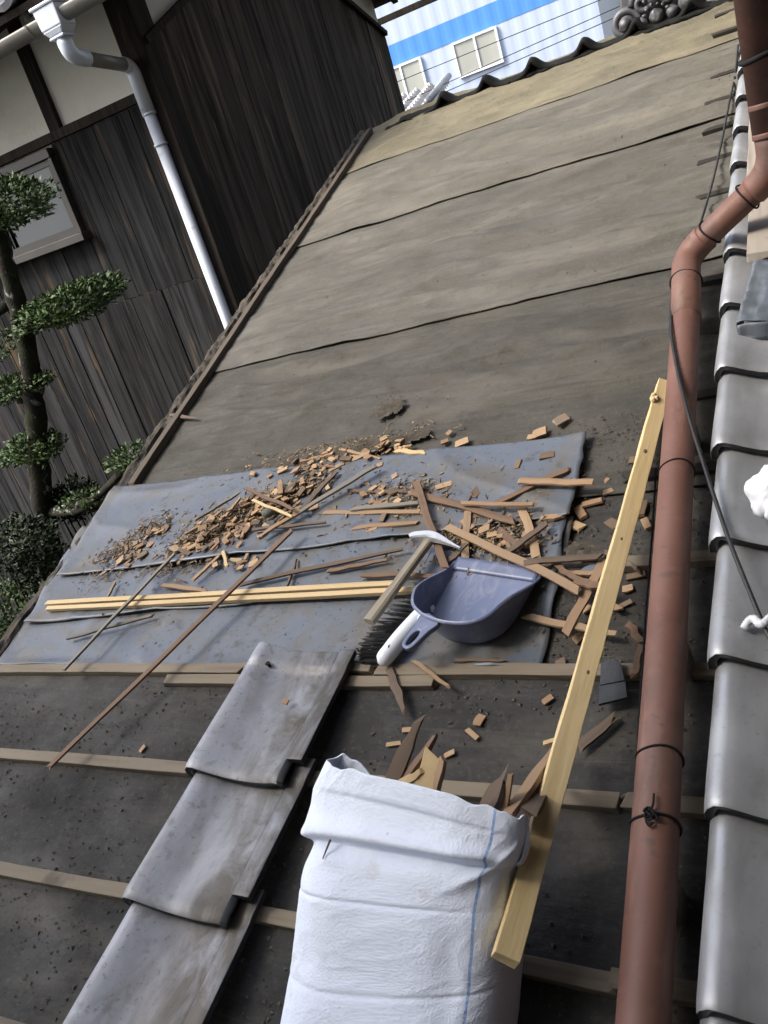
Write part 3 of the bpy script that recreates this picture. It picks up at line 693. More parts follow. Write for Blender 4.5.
# roof of the house: two tiled slopes with deep eaves; gutter on the near one
slope = .44; OV = .52; OG = .42
def slope_roof(sgn):
    yr = GP[0]; ye = (YF - OV) if sgn < 0 else (YR + OV - .16); L = abs(ye - yr); z_r = ZE + .06 + (YR - YF) / 2 * slope
    b = MB()
    b.grid(lambda s, t: hp((lerp(UG - 4.8, UG + OG, s), lerp(yr, ye, t), z_r - L * t * slope + .035 + .022 * sin(lerp(UG - 4.8, UG + OG, s) * 2 * pi / .25) + .018 * ((t * L / .235) % 1.0))), 170, 70)
    b.build('roof_slope', M_FARTILE, house, smooth=False, solid=.03)
    b = MB(); b.grid(lambda s, t: hp((lerp(UG - 4.8, UG + OG - .03, s), lerp(yr, ye + .03 * (1 if sgn < 0 else -1), t), z_r - L * t * slope - .005)), 2, 2); b.build('eave_boards', M_BEAM, house, solid=.03)
    rf = random.Random(5)
    for i in range(9):
        x = UG + OG - .07 - i * .30
        q0 = hp((x, yr, z_r - .06)); q1 = hp((x, ye + .05 * (1 if sgn < 0 else -1), z_r - (L - .05) * slope - .06)); d = q1 - q0
        b = MB(); b.box((q0 + q1) / 2, (.045, d.length, .05), Matrix.Rotation(math.atan2(d.z, d.y), 3, 'X')); b.build('rafter', M_BEAM, house)
    return z_r - L * slope
ze1 = slope_roof(-1); ze2 = slope_roof(1)
b = MB(); q = hp((UG - 2.2 + OG / 2, YR + OV + .02, ze2 - .10)); b.box(q, (4.6 + OG, .05, .045)); b.build('rear_fascia', M_BEAM, house)
b = MB(); q = hp((UG + .22, YR + .02, ze2 + .0)); b.box(q, (.42, .10, .12)); b.build('purlin_end', M_BEAM, house, bevel=.004)
# gutter, hopper and pale downpipe
YG = YF - OV + .03; gz = atY(40, 22, YG).z
gut = empty('gutter', Matrix.Translation(hp((UG, YG, gz))), house); G0 = Vector((UG, YG, gz))
b = MB()
b.grid(lambda s, t: Vector((lerp(-4.7, OG, t), cos(pi + pi * s) * .052, sin(pi + pi * s) * .052)), 16, 40); b.build('channel', M_PVCG, gut, smooth=True, solid=.004)
hx = atY(57, 18, YG)
for i in range(7):
    b = MB(); x = hx.x - G0.x - .16 - i * .55
    b.grid(lambda s, t: Vector((x + t * .012, cos(pi + pi * s) * .057, sin(pi + pi * s) * .057)), 14, 1); b.build('bracket', M_PVCG, gut, solid=.004)
dn = empty('gutter_downpipe', Matrix.Translation(hp(hx)), house)
b = MB()
for (z0, z1, w0, w1, d0, d1) in ((.062, .046, .165, .165, .125, .125), (.046, -.045, .142, .130, .112, .102), (-.045, -.075, .130, .085, .102, .08), (-.075, -.088, .094, .094, .086, .086)):
    a = [b.bm.verts.new((sx_ * w0 / 2, sy_ * d0 / 2 - .012, z0)) for sx_, sy_ in ((-1, -1), (1, -1), (1, 1), (-1, 1))]
    c = [b.bm.verts.new((sx_ * w1 / 2, sy_ * d1 / 2 - .012, z1)) for sx_, sy_ in ((-1, -1), (1, -1), (1, 1), (-1, 1))]
    b.face(a); b.face(list(reversed(c)))
    for i in range(4): b.face((a[i], a[(i + 1) % 4], c[(i + 1) % 4], c[i]))
b.build('hopper', M_PVCW, dn, bevel=.006)
v0 = Vector((0, -.012, -.086)); v1 = Vector((.004, -.012, -.165)); e0 = atY(131, 66, YF - .055) - hx; top = atY(141, 92, YF - .055) - hx; bot = atY(228, 322, YF - .055) - hx
b = MB(); b.tube(bend([v0, v1, v1.lerp(e0, .25)], .05), [.037] * 0 or .037, 18); b.build('elbow', M_PVCW, dn, smooth=True)
b = MB(); b.tube([v1.lerp(e0, .12), v1.lerp(e0, .97)], .0325, 18); b.build('offset_pipe', M_PVCG, dn, smooth=True)
b = MB(); b.tube(bend([v1.lerp(e0, .86), e0, e0.lerp(top, .9) + Vector((0, 0, -.12))], .05), .037, 18); b.build('elbow', M_PVCW, dn, smooth=True)
low = bot + (bot - top).normalized() * 2.2
b = MB(); b.tube([e0.lerp(top, .6), low], .032, 18); b.build('drop_pipe', M_PVCW, dn, smooth=True)
for t in (.03, .075, .38):
    q = top.lerp(low, t); b = MB(); b.tube([q, q - Vector((0, 0, .012))], .0375, 18); b.build('pipe_clip', M_PVCW, dn, smooth=True)

# ------------------------------------------------------------------ far buildings
YB = 26.0
fb = empty('warehouse', Matrix.Translation((-9, YB, -2.3))); FO = Vector((-9, YB, -2.3))
tag(fb, 'big pale blue corrugated building with a bright blue band beyond the ridge', 'building')
xR = atY(601, 20, YB).x; zb0 = atY(394, 66, YB).z; zb1 = zb0 + .56
xL = -24.0
b = MB()
def zig(z0, z1, off, name, mat):
    b = MB(); n = int((xR - xL) / .10)
    def fn(s, t):
        i = round(s * n); return Vector((lerp(xL, xR, s), YB - off + (.0, .010, .010, 0)[i % 4], lerp(z0, z1, t))) - FO
    b.grid(fn, n, 1); b.build(name, mat, fb)
zig(-2.3, zb0, .0, 'siding', M_SIDING); zig(zb0, zb1, .012, 'blue_band', M_BLUE); zig(zb1, 8.2, .0, 'siding', M_SIDING)
b = MB(); b.box(Vector(((xL + xR) / 2, YB + 4.1, 2.95)) - FO, (xR - xL - .02, 8.0, 10.45)); b.build('body', M_GREYB, fb)
def far_window(px0, px1, ptop, pbot, panes):
    x0, x1 = px0, px1; z1, z0 = ptop, pbot; fw = .055
    b = MB()
    xs = [lerp(x0, x1, i / panes) for i in range(panes + 1)]
    for x in xs: b.box(Vector((x, YB - .05, (z0 + z1) / 2)) - FO, (fw, .09, z1 - z0 + fw))
    for z in (z0, z1):
        for a, c in zip(xs, xs[1:]): b.box(Vector(((a + c) / 2, YB - .05, z)) - FO, (c - a - fw, .085, fw))
    w = b.build('window', M_WHITEF, fb)
    for a, c in zip(xs, xs[1:]):
        b = MB(); b.box(Vector(((a + c) / 2, YB - .035, (z0 + z1) / 2)) - FO, (c - a - fw, .03, z1 - z0 - fw)); b.build('pane', M_GLASSF, w)
wa, wb = atY(453, 44, YB), atY(496, 28, YB); wz0 = atY(502, 63, YB).z
far_window(wa.x, wb.x, wb.z + .02, wz0 + .03, 2)
wc = atY(420, 57, YB); far_window(wc.x - (wb.x - wa.x), wc.x, wb.z + .02, wz0 + .03, 2)
far_window(wc.x - 3.9, wc.x - 2.6, wb.z + .02, wz0 + .03, 2)
gb = MB(); gx = atY(602, 20, 29.5).x; gb.box((gx + 4.5, 31.5, 1.5), (9.0, 4, 7.6)); tag(gb.build('grey_building', M_GREYB), 'plain light grey wall behind the corner of the blue-banded building', 'building')
# small far tiled roof
c0 = atY(402, 118, 12.5); c1 = atY(400, 84, 15.5); c2 = atY(430, 104, 12.5)
fr_ = empty('far_tiled_roof', Matrix.Translation((c0.x, 12.5, c0.z))); tag(fr_, 'sliver of pale tiled roof between the charred gable and the blue building', 'roof')
b = MB(); zz0, zz1 = atY(405, 122, 12.5).z, atY(410, 98, 15.0).z
b.grid(lambda s, t: Vector((lerp(-5.0, c2.x - c0.x - .02 - .55 * t, s), t * 2.6, (zz1 - zz0) * t - .05 + .05 * sin(s * 5.6 * 2 * pi / .30) + .07 * (1 - (t * 11) % 1.0))), 150, 66); b.build('tile_slope', M_FARTILE, fr_)
b = MB(); b.tube([(c2.x - c0.x, -.1, .08), (c2.x - c0.x - .55, 2.6, zz1 - zz0 + .05)], .05, 10); b.build('verge_roll', M_FARTILE, fr_, smooth=True)
# wires
for (p, q, lb) in (((402, 80), (600, 0), 'uppermost of three thin wires crossing in front of the blue building'), ((431, 90), (627, 3), 'middle of three thin wires crossing in front of the blue building'), ((434, 97), (630, 11), 'lowest of three thin wires crossing in front of the blue building')):
    A, B_ = atY(*p, 14), atY(*q, 14); d = (B_ - A).normalized(); b = MB(); s0, s1 = A - d * 9 , B_ + d * 14; m = (s0 + s1) / 2
    b.tube([Vector(s0.lerp(s1, t)) - m - Vector((0, 0, 1)) * .0 for t in (0, .25, .5, .75, 1)], .006, 6)
    tag(b.build('overhead_wire', M_WIRE, None, smooth=True, mat4=Matrix.Translation(m)), lb, 'wire', 'wires in front of the blue building')

# ------------------------------------------------------------------ garden: pruned tree and shrubs between the houses
def leaves(b, c, ax, n, seed, ln=.036, shell=.45, up=.6):
    """n small folded leaves filling the outside of an ellipsoid (axes = three vectors)"""
    r = random.Random(seed)
    for i in range(n):
        while True:
            d = Vector((r.uniform(-1, 1), r.uniform(-1, 1), r.uniform(-1, 1)))
            if .05 < d.length < 1: break
        lump = 1 + .28 * fnoise(d.x * 2.2 + seed, d.y * 2.2, d.z * 2.2)
        rad = (shell + (1 - shell) * r.random() ** .6) * lump
        q = d.normalized() * rad
        p = Vector(c) + ax[0] * q.x + ax[1] * q.y + ax[2] * q.z
        o = (ax[0] * d.x + ax[1] * d.y + ax[2] * d.z).normalized()
        t = (o * .6 + Vector((r.uniform(-1, 1), r.uniform(-1, 1), r.uniform(-.6, 1) * up + .25))).normalized()
        s = t.cross(Vector((r.uniform(-1, 1), r.uniform(-1, 1), r.uniform(.2, 1.4)))).normalized(); nn = s.cross(t)
        L = ln * r.uniform(.6, 1.25); wd = L * .40
        m0 = b.bm.verts.new(p); m1 = b.bm.verts.new(p + t * L * .55 + nn * L * .05); m2 = b.bm.verts.new(p + t * L - nn * L * .08)
        a1 = b.bm.verts.new(p + t * L * .45 + s * wd * .5 + nn * wd * .22); a2 = b.bm.verts.new(p + t * L * .45 - s * wd * .5 + nn * wd * .22)
        b.face((m0, a1, m1)); b.face((m0, m1, a2)); b.face((a1, m2, m1)); b.face((m1, m2, a2))
def twigs(b, c, ax, n, seed, root, r0=.006):
    r = random.Random(seed)
    for i in range(n):
        q = Vector((r.uniform(-.75, .75), r.uniform(-.75, .75), r.uniform(-.5, .5))); e = Vector(c) + ax[0] * q.x + ax[1] * q.y + ax[2] * q.z
        m = Vector(root).lerp(e, .5) + Vector((r.uniform(-.03, .03), r.uniform(-.03, .03), -.02)); b.tube([root, m, e], [r0, r0 * .7, r0 * .3], 5)
YT = 2.75
base = atY(70, 640, YT); base.z = -2.3
tree = empty('garden_tree', Matrix.Translation(base)); tag(tree, 'cloud-pruned garden tree with a lichen-spotted trunk before the dark wooden house', 'tree')
tp = [(base.x + .05, -2.3), None]
pts = [Vector((atY(78, 690, YT).x + .10, YT, -2.3)), atY(66, 620, YT), atY(50, 545, YT), atY(40, 480, YT), atY(36, 420, YT), atY(30, 365, YT), atY(16, 300, YT), atY(2, 245, YT), atY(-4, 205, YT)]
b = MB(); sp = spline([p - base for p in pts], 7)
sp = [p + Vector((.012 * fnoise(i * .5, 1), .012 * fnoise(i * .5, 7), 0)) for i, p in enumerate(sp)]
b.tube(sp, [lerp(.074, .036, i / len(sp)) * (1 + .30 * fnoise(i * .8, 2)) for i in range(len(sp))], 14)
for (p, q, rr) in (((20, 320), (88, 300), .022), ((33, 400), (8, 392), .018), ((40, 460), (5, 455), .02), ((48, 512), (110, 500), .026), ((14, 300), (-40, 330), .03)):
    A, B_ = atY(*p, YT) - base, atY(*q, YT) - base; M_ = A.lerp(B_, .5) + Vector((0, -.03, -.02)); b.tube([A, M_, B_], [rr, rr * .8, rr * .45], 9)
A, M1, B_ = atY(50, 512, YT) - base, atY(92, 500, YT) - base, atY(128, 466, YT) - base; b.tube(spline([A, M1, B_]), [.030] * 8 + [.022] * 8 + [.012], 9)
b.build('trunk', M_BARK, tree, smooth=True)
pxm = (atY(100, 300, YT) - atY(0, 300, YT)).length / 100
def pad(cx, cy, x2, y2, thick, n, seed, dy=0.0, depth=.16, ln=.036):
    """foliage pad: photo centre, the photo end of its long axis, thickness in metres"""
    c = atY(cx, cy, YT + dy); e = atY(x2, y2, YT + dy) - c; d = cz_
    nn = e.cross(Vector((0, 1, 0))).normalized()
    if nn.z < 0: nn = -nn
    b = MB(); ax = (e, Vector((0, depth, 0)), nn * thick)
    leaves(b, c - base, ax, n, seed, ln); twigs(b, c - base, ax, 22, seed, (c - base) - nn * thick * .6)
    return b.build('foliage_pad', M_LEAF, tree)
pad(4, 204, 48, 196, .115, 2300, 1, depth=.2); pad(68, 306, 122, 282, .085, 2900, 2, depth=.17); pad(14, 388, 52, 378, .065, 1100, 3, depth=.14); pad(36, 448, 60, 444, .085, 1200, 4, depth=.13)
pad(-12, 350, 14, 336, .08, 400, 8); pad(2, 460, 22, 456, .04, 200, 9, depth=.1)
pad(126, 458, 143, 448, .055, 260, 5, depth=.09); pad(84, 500, 108, 495, .05, 240, 6, depth=.09)
sh = [((22, 545), .20, .16, -1.05, 1, 'low dark shrub beside the flat garden stone, left of the trunk'), ((48, 572), .17, .17, .0, 2, 'leafy shrub close to the roof edge, right of the trunk'), ((8, 612), .19, .2, .0, 3, 'bright-leaved shrub low at the left photo edge'), ((74, 500), .16, .12, .5, 4, 'small dark bush behind the trunk against the boards')]
for (px, py), rx, rz, dy, sd_, lb in sh:
    yy = YT - .35 + (dy if dy > 0 else 0); c = atY(px, py, yy); r_ = empty('shrub', Matrix.Translation((c.x, yy, -2.3))); ro = Vector((c.x, yy, -2.3))
    b = MB(); leaves(b, c - ro, (Vector((rx, 0, 0)), Vector((0, rx, 0)), Vector((0, 0, rz))), 1100, 20 + sd_, .042, .35); b.build('foliage', M_LEAF2 if sd_ != 3 else M_LEAF, r_)
    b = MB(); rr = random.Random(sd_)
    for i in range(7):
        e = (c - ro) + Vector((rr.uniform(-1, 1) * rx * .7, rr.uniform(-1, 1) * rx * .7, rr.uniform(-.3, .6) * rz)); b.tube([(rr.uniform(-.05, .05), rr.uniform(-.05, .05), 0), e * .5 + Vector((0, 0, .1)), e], [.014, .010, .004], 6)
    b.build('stem', M_BARK, r_); tag(r_, lb, 'shrub', 'shrubs below the roof edge')
b = MB(); rr = random.Random(3)
leaves(b, (-3.6, 2.9, -1.55), (Vector((1.6, 0, 0)), Vector((0, .75, 0)), Vector((0, 0, .5))), 5200, 77, .05, .25)
tag(b.build('undergrowth', M_LEAF2), 'dark low undergrowth filling the gap between the roofs', 'undergrowth', None, 'stuff')
c = atY(24, 536, YT + .25); b = MB(); b.ball((0, 0, 0), (.115, .09, .05), 3)
for v in b.bm.verts: v.co *= 1 + .18 * fnoise(v.co.x * 9, v.co.y * 9, v.co.z * 9); v.co.z = min(v.co.z, .035)
tag(b.build('garden_stone', M_STONE, smooth=True, mat4=Matrix.Translation(c)), 'flat mossy stone by the foot of the pruned tree', 'stone')
b = MB(); b.box((0, 0, 0), (.2, .2, c.z + 2.3 - .04)); tag(b.build('stone_pillar', M_STONE, mat4=Matrix.Translation((c.x, c.y, (c.z - 2.3) / 2 - .02)), bevel=.02), 'stone post carrying the flat mossy stone', 'pillar')

# ------------------------------------------------------------------ white sack with scrap wood
RL, RR_ = Vector((-.690, .500, .245)), Vector((-.398, .462, .215))
keys = [(-.30, Vector((-.700, .10, .055)), Vector((-.440, .13, .050)), .045), (-.16, Vector((-.705, .145, .075)), Vector((-.422, .185, .065)), .080), (.05, Vector((-.708, .215, .085)), Vector((-.424, .27, .075)), .090),
        (.35, Vector((-.706, .305, .118)), Vector((-.424, .335, .095)), .090), (.60, Vector((-.708, .375, .152)), Vector((-.424, .395, .125)), .084), (.80, Vector((-.712, .432, .182)), Vector((-.410, .432, .155)), .068), (.92, Vector((-.708, .474, .220)), Vector((-.402, .450, .190)), .042), (1.0, RL, RR_, .030)]
NF = Vector((0, -.63, .77))
def skey(t):
    for a, c in zip(keys, keys[1:]):
        if t <= c[0] or c is keys[-1]:
            k_ = sm(a[0], c[0], t) * .35 + .65 * max(0, min(1, (t - a[0]) / (c[0] - a[0]))); return a[1].lerp(c[1], k_), a[2].lerp(c[2], k_), lerp(a[3], c[3], k_)
def sack_fn(s, tt):
    t = lerp(-.30, 1.0, tt); L, R_, B_ = skey(t)
    a = pi - 2 * pi * s                     # s 0..0.5 : front, left to right ; 0.5..1 back
    ca, sa = cos(a), sin(a); e = .60
    x = math.copysign(abs(ca) ** e, ca); y = math.copysign(abs(sa) ** e, sa)
    c = (L + R_) / 2; h = (R_ - L) / 2
    p = c + h * x + NF * (B_ * y * (1.0 if sa >= 0 else .85))
    if sa > 0:                              # folds and creases of the front
        f = s * 2; 
        d1 = t - (.80 + .13 * f - .10 * f * f); p += NF * (.012 * math.exp(-(d1 / .022) ** 2) - .011 * math.exp(-((d1 + .045) / .035) ** 2)) * sm(.02, .12, f) * (1 - .6 * sm(.6, .95, f))
        d2 = t - (.86 - .30 * f); p += NF * .009 * math.exp(-(d2 / .03) ** 2) * (1 - sm(.25, .5, f))
        d3 = t - (.70 + .55 * (f - .62)); p += NF * .007 * math.exp(-(d3 / .03) ** 2) * sm(.55, .75, f) * (1 - sm(.93, 1, f))
        d4 = t - .60; p -= NF * .0026 * math.exp(-(d4 / .012) ** 2) * sm(.05, .2, f) * (1 - sm(.5, .8, f))
        d5 = t - .26 - .02 * fnoise(f * 3, 1); p -= NF * .0022 * math.exp(-(d5 / .010) ** 2) * sm(.0, .3, f)
        d6 = f - .66; p -= NF * .0028 * math.exp(-(d6 / .05) ** 2) * (1 - sm(.4, .75, t)); d7 = f - .36 - .1 * t; p += NF * .002 * math.exp(-(d7 / .09) ** 2) * (1 - sm(.5, .7, t))
        p += NF * (.006 * fnoise(f * 3.2, t * 4.0, 2) + .0016 * fnoise(f * 8 + t * 3, t * 9, 5) + .0008 * (1 - abs(fnoise(f * 9 - t * 7, t * 11, 8))) ** 6 + .0005 * fnoise(f * 30, t * 28, 8))
        if t > .925: p += NF * (.0050 * sm(.925, .94, t) * (1 - abs(x) ** 2))            # turned-over hem
    # right upper edge is pinched in below the hem
    pin = math.exp(-((t - .74) / .10) ** 2) * max(0, x) ** 4; p.x -= .010 * pin
    p.x -= .012 * math.exp(-((t - .74) / .05) ** 2) * (-max(0, -x) ** 6)
    ax = (keys[-1][1] - keys[3][1]).normalized()
    if sa < 0: p += ax * sm(.80, 1, t) * sm(0, .55, -sa) * (.008 * sm(.30, .85, -x) - .045 * (1 - sm(.30, .8, -x)) - .02 * max(0, x))
    else: p += ax * .010 * sm(.8, 1, t) * (1 - x * x)
    p += ax * (.006 * fnoise(s * 12, 3) + .003 * fnoise(s * 30, 9)) * sm(.93, 1, t)
    if x < -.75: p += (ax * .004 + Vector((.004, 0, .0))) * sm(.93, 1, t) * (-x - .75) * 4
    p.z = max(p.z, .022 + .004 * fnoise(s * 9, t * 9))
    return p
SO = Vector((-.56, .30, 0))
sack = empty('white_sack', roofmat(*SO)); tag(sack, 'white woven sack with a thin blue line, stuffed with broken wood', 'sack')
b = MB(); b.grid(lambda s, t: sack_fn(s, t) - SO, 200, 200, wrap=True)
b.build('sack_body', M_SACK, sack, smooth=True, solid=.0022)
b = MB(); b.tube([Vector(sack_fn(.18, .86)) - SO + NF * .004, Vector(sack_fn(.172, .80)) - SO + NF * .003], [.0016, .0008], 6); b.build('splinter_tear', M_DARK, sack)

def rest(px1, py1, px2, py2, lift):
    """end points of a stick lying on whatever is under it"""
    a, c = P(px1, py1, lift), P(px2, py2, lift); up = 0
    for k_ in range(2):
        up = max(surf(a.x + (c.x - a.x) * t, a.y + (c.y - a.y) * t) + .004 - lift for t in (0, .25, .5, .75, 1))
        up = max(0, up); a, c = P(px1, py1, lift + up), P(px2, py2, lift + up)
    return a, c
def place_stick(p1, p2, wd, th, mat, seed, label, cat='wood strip', group=None, splinter=0.0, roll=0.0, wav=.004, name='wood_strip'):
    m4, L = stick_mat4(Vector(p1), Vector(p2), roll); o = stick_mesh(L, wd, th, seed, splinter, 10, wav).build(name, mat, None, mat4=m4, bevel=.0008)
    return tag(o, label, cat, group)
G1 = 'scrap wood sticking out of the sack'
mid = (RL + RR_) / 2
def inbag(s, back=.0): return RL.lerp(RR_, s) - NF * .022
for i, (s, px, py, dp, wd, mat, lb, spn) in enumerate((
    (.30, 417, 726, .045, .022, M_DARK, 'dark brown split board sticking up from the sack, nearest its left corner', .55), (.37, 440, 730, .05, .012, M_RED, 'thin reddish splinter leaning out of the sack beside the dark split board', .6),
    (.47, 431, 760, .03, .027, M_LATH, 'bright yellow wood offcut poking out of the sack mouth', .1), (.52, 445, 755, .04, .018, M_TAN, 'brown split piece leaning behind the yellow offcut in the sack', .5),
    (.40, 421, 772, .025, .012, M_LATH, 'short pale stub beside the yellow offcut in the sack', .3), (.80, 506, 777, .05, .034, M_DARK, 'wide dark broken board out of the right of the sack mouth', .75),
    (.86, 509, 781, .045, .012, M_TAN, 'thin brown splinter against the wide dark board in the sack', .5), (.90, 557, 748, .05, .020, M_TAN, 'long brown strip reaching from the sack up under the pale lumber', .2), (.97, 545, 775, .055, .026, M_DARK, 'dark rotten strip reaching from the sack corner beneath the pale lumber', .35))):
    q = P(px, py, lerp(.245, .215, s) - .035 + dp * .6 if s < .88 else .075); r0_ = inbag(s); d = (q - r0_)
    place_stick(r0_ - d.normalized() * .03 + Vector((0, .012, -.02)), q, wd, .008, mat, 300 + i, lb, 'scrap wood', G1, spn, roll=.25 * (-1) ** i, wav=.0025)

# ------------------------------------------------------------------ long lumber
lt, lb_ = P(665, 384, .022), P(506, 961, .158)
m4, L = stick_mat4(lb_, lt, radians(33)); lum = empty('pale_lumber', m4)
tag(lum, 'long fresh pale lumber propped from the sack up to the brown pipe', 'lumber')
b = stick_mesh(L, .031, .021, 41, 0, 26, .003, .12); b.build('timber', M_LUMBER, lum, bevel=.0012)
M_KNOT = NM('pine_knot', .7).base((.20, .11, .05)).layer((.09, .05, .03), 200, .4, .65, .8).done()
b = MB()
for t, yy in ((.10, .003), (-.20, -.002), (.36, .004)):
    b.ball((t * L * .8, yy, .0102), (.007, .0040, .0009), 2)
b.build('knot', M_KNOT, lum, smooth=True)
b = MB(); r = random.Random(2)
for i in range(9): b.ball((L * .5 - .085 + r.uniform(-.012, .012), .013 + r.uniform(-.006, .006), .008 + r.uniform(-.005, .008)), (.008, .006, .006), 1)
b.build('splintered_burr', M_LATH, lum)
place_stick(P(545, 743, .105), P(573, 740, .105), .007, .005, M_LATH, 401, 'tiny pale splinter lying across the long lumber', 'splinter')

# ------------------------------------------------------------------ dustpan
A0, B0 = P(457, 560, .030), P(543, 573, .028)
e1 = Vector((B0.x - A0.x, B0.y - A0.y, 0)).normalized(); ang = math.atan2(e1.y, e1.x)
PW = (B0 - A0).length
dp_m = Matrix.Translation(W(A0.x, A0.y, .026)) @ RT @ Matrix.Rotation(ang, 4, 'Z')
pan = empty('dustpan', dp_m); tag(pan, 'blue-grey plastic dustpan lying on the brush, scoop edge pointing up the roof', 'dustpan')
# plan outline from left lip corner round the back to the right lip corner (x across, y negative towards the handle)
rim = [(0, 0), (.002, -.05), (.004, -.10), (.008, -.135), (.022, -.165), (.05, -.182), (.085, -.190), (.12, -.190), (.155, -.182), (.182, -.160), (.196, -.12), (.197, -.06), (PW, 0)]
rim = [Vector((x, y, 0)) for x, y in rim]; rim = spline(rim, 6)
def rim_h(y): return .007 + .062 * sm(.0, -.13, y) if False else .007 + .064 * sm(0, .145, -y)
cen = Vector((PW / 2, -.09, 0))
b = MB(); top = []; bot = []; n = len(rim)
layers = []
for fl_, wt in ((1.0, 0), (.985, .25), (.965, .5), (.945, .75), (.915, .97), (.88, 1.0)):
    row = []
    for p in rim:
        q = cen.lerp(p, fl_); q = Vector((q.x, p.y * (1 if p.y > -.004 else 1) * 1.0, 0)) if p.y > -.004 else q
        if p.y > -.02: q.y = lerp(q.y, p.y, 1 - (-p.y / .02) if p.y < 0 else 1)
        row.append(b.bm.verts.new((q.x, q.y, lerp(rim_h(p.y), .0 + .004 * sm(-.05, 0, p.y), wt))))
    layers.append(row)
for a, c in zip(layers, layers[1:]):
    for i in range(n - 1): b.face((a[i], a[i + 1], c[i + 1], c[i]))
# floor: strips from left to right between mirrored outline points
fl_row = layers[-1]; half = n // 2
for i in range(half):
    a, c, d, e = fl_row[i], fl_row[i + 1], fl_row[n - 2 - i], fl_row[n - 1 - i]
    if len({a, c, d, e}) == 4: b.face((a, c, d, e))
    elif c is d: b.face((a, c, e))
# rolled rim flange
fo = []
for p in rim:
    d = (p - cen).normalized(); q = p + d * (.006 if p.y < -.004 else .0); fo.append(b.bm.verts.new((q.x, q.y, rim_h(p.y) - .0015)))
for i in range(n - 1): b.face((layers[0][i], layers[0][i + 1], fo[i + 1], fo[i]))
b.build('scoop', M_PAN, pan, auto=40, solid=.0028)
# sloped lip strip inside the mouth
b = MB(); b.grid(lambda s, t: Vector((lerp(.004, PW - .004, s), lerp(.004, -.026, t), lerp(.0105, .0065, t) + .0)), 20, 4); b.build('scoop_lip', M_PAN, pan, smooth=True, solid=.002)
# handle with a hanging hole
hs, he = Vector((.074, -.186, .068)), Vector((.050, -.268, .062)); hd = (he - hs).normalized(); hn = Vector((-hd.y, hd.x, 0)).normalized()
b = MB(); N = 48; outl = []; inn = []
for i in range(N):
    a = 2 * pi * i / N; x = cos(a); y = sin(a)
    wdt = lerp(.034, .0165, sm(-1, .2, x)); 
    xx = math.copysign(abs(x) ** .6, x); outl.append(hs + hd * ((xx * .5 + .46) * .080) + hn * (math.copysign(abs(y) ** .8, y) * wdt))
    inn.append(hs + hd * (.052 + .017 * x) + hn * (.0065 * y))
for z in (0,):
    tv = [b.bm.verts.new(p) for p in outl]; ti = [b.bm.verts.new(p) for p in inn]
    for i in range(N): b.face((tv[i], tv[(i + 1) % N], ti[(i + 1) % N], ti[i]))
b.build('handle', M_PAN, pan, solid=.011, bevel=.003, smooth=False)

# ------------------------------------------------------------------ brush under the dustpan
t0_, t1_ = P(380, 664, .040), P(428, 606, .032); bd = (t1_ - t0_).normalized(); bl = Vector((-bd.y, bd.x, 0)).normalized()
bm4 = Matrix.Translation(W(t0_.x, t0_.y, 0)) @ RT; br = empty('hand_brush', bm4); tag(br, 'hand brush with white plastic handle and black bristles under the dustpan', 'brush')
def bp(p): return p - Vector((t0_.x, t0_.y, 0))
ext = t1_ + bd * .004 - Vector((0, 0, .006))
b = MB(); N = 18; pts = []; rs = []
for i in range(N + 1):
    t = i / N; pts.append(bp(t0_.lerp(ext, t) + Vector((0, 0, .004 * sin(t * pi))))); rs.append(.0165 * (min(1, (t / .07)) ** .5 if t < .07 else 1) * lerp(1, 1.05, sm(.15, .4, t)) * (1 if t < .95 else .8))
rs[0] = .006
b.tube(pts, rs, 20); 
for v in b.bm.verts: pass
b.build('handle', M_WPLAST, br, smooth=True)
b = MB(); c = bp(t0_.lerp(t1_, .78)) - bl * .014; b.ball(c, (.020, .013, .014), 3, Matrix.Rotation(math.atan2(bd.y, bd.x), 3, 'Z')); b.build('thumb_rest', M_WPLAST, br, smooth=True)
M_DMARK = NM('dark_moulded_mark', .6).base((.03, .03, .035)).done()
b = MB()
for t in (.22,): b.ball(bp(t0_.lerp(t1_, t)) + Vector((0, 0, .0150)) - bl * .004, (.006, .0025, .003), 2, Matrix.Rotation(math.atan2(bd.y, bd.x) + .35, 3, 'Z'))
b.build('moulded_slot', M_DMARK, br, smooth=True)
b = MB(); r = random.Random(6)
for i in range(19):
    t = i / 18; s0 = bp(t0_.lerp(t1_ + bd * .055 - Vector((0, 0, .008)), .05 + .95 * t)) + bl * .010 - Vector((0, 0, .008))
    for jx in range(26):
        l = .094 * r.uniform(.88, 1.05) * lerp(.62, 1.0, sm(0, .22, t)); dv = (bl * 1.0 - bd * (.30 - .22 * t) + Vector((0, 0, r.uniform(-.24, .0)))).normalized() + bd * r.gauss(0, .016)
        o_ = bd * r.uniform(-.0019, .0019) + Vector((0, 0, r.uniform(-.010, .006)))
        b.tube([s0 + o_, s0 + o_ + dv * l * .6, s0 + o_ + dv * l + Vector((0, 0, -.006))], [.0010, .0010, .0007], 3, False)
b.build('bristles', M_BRISTLE, br)

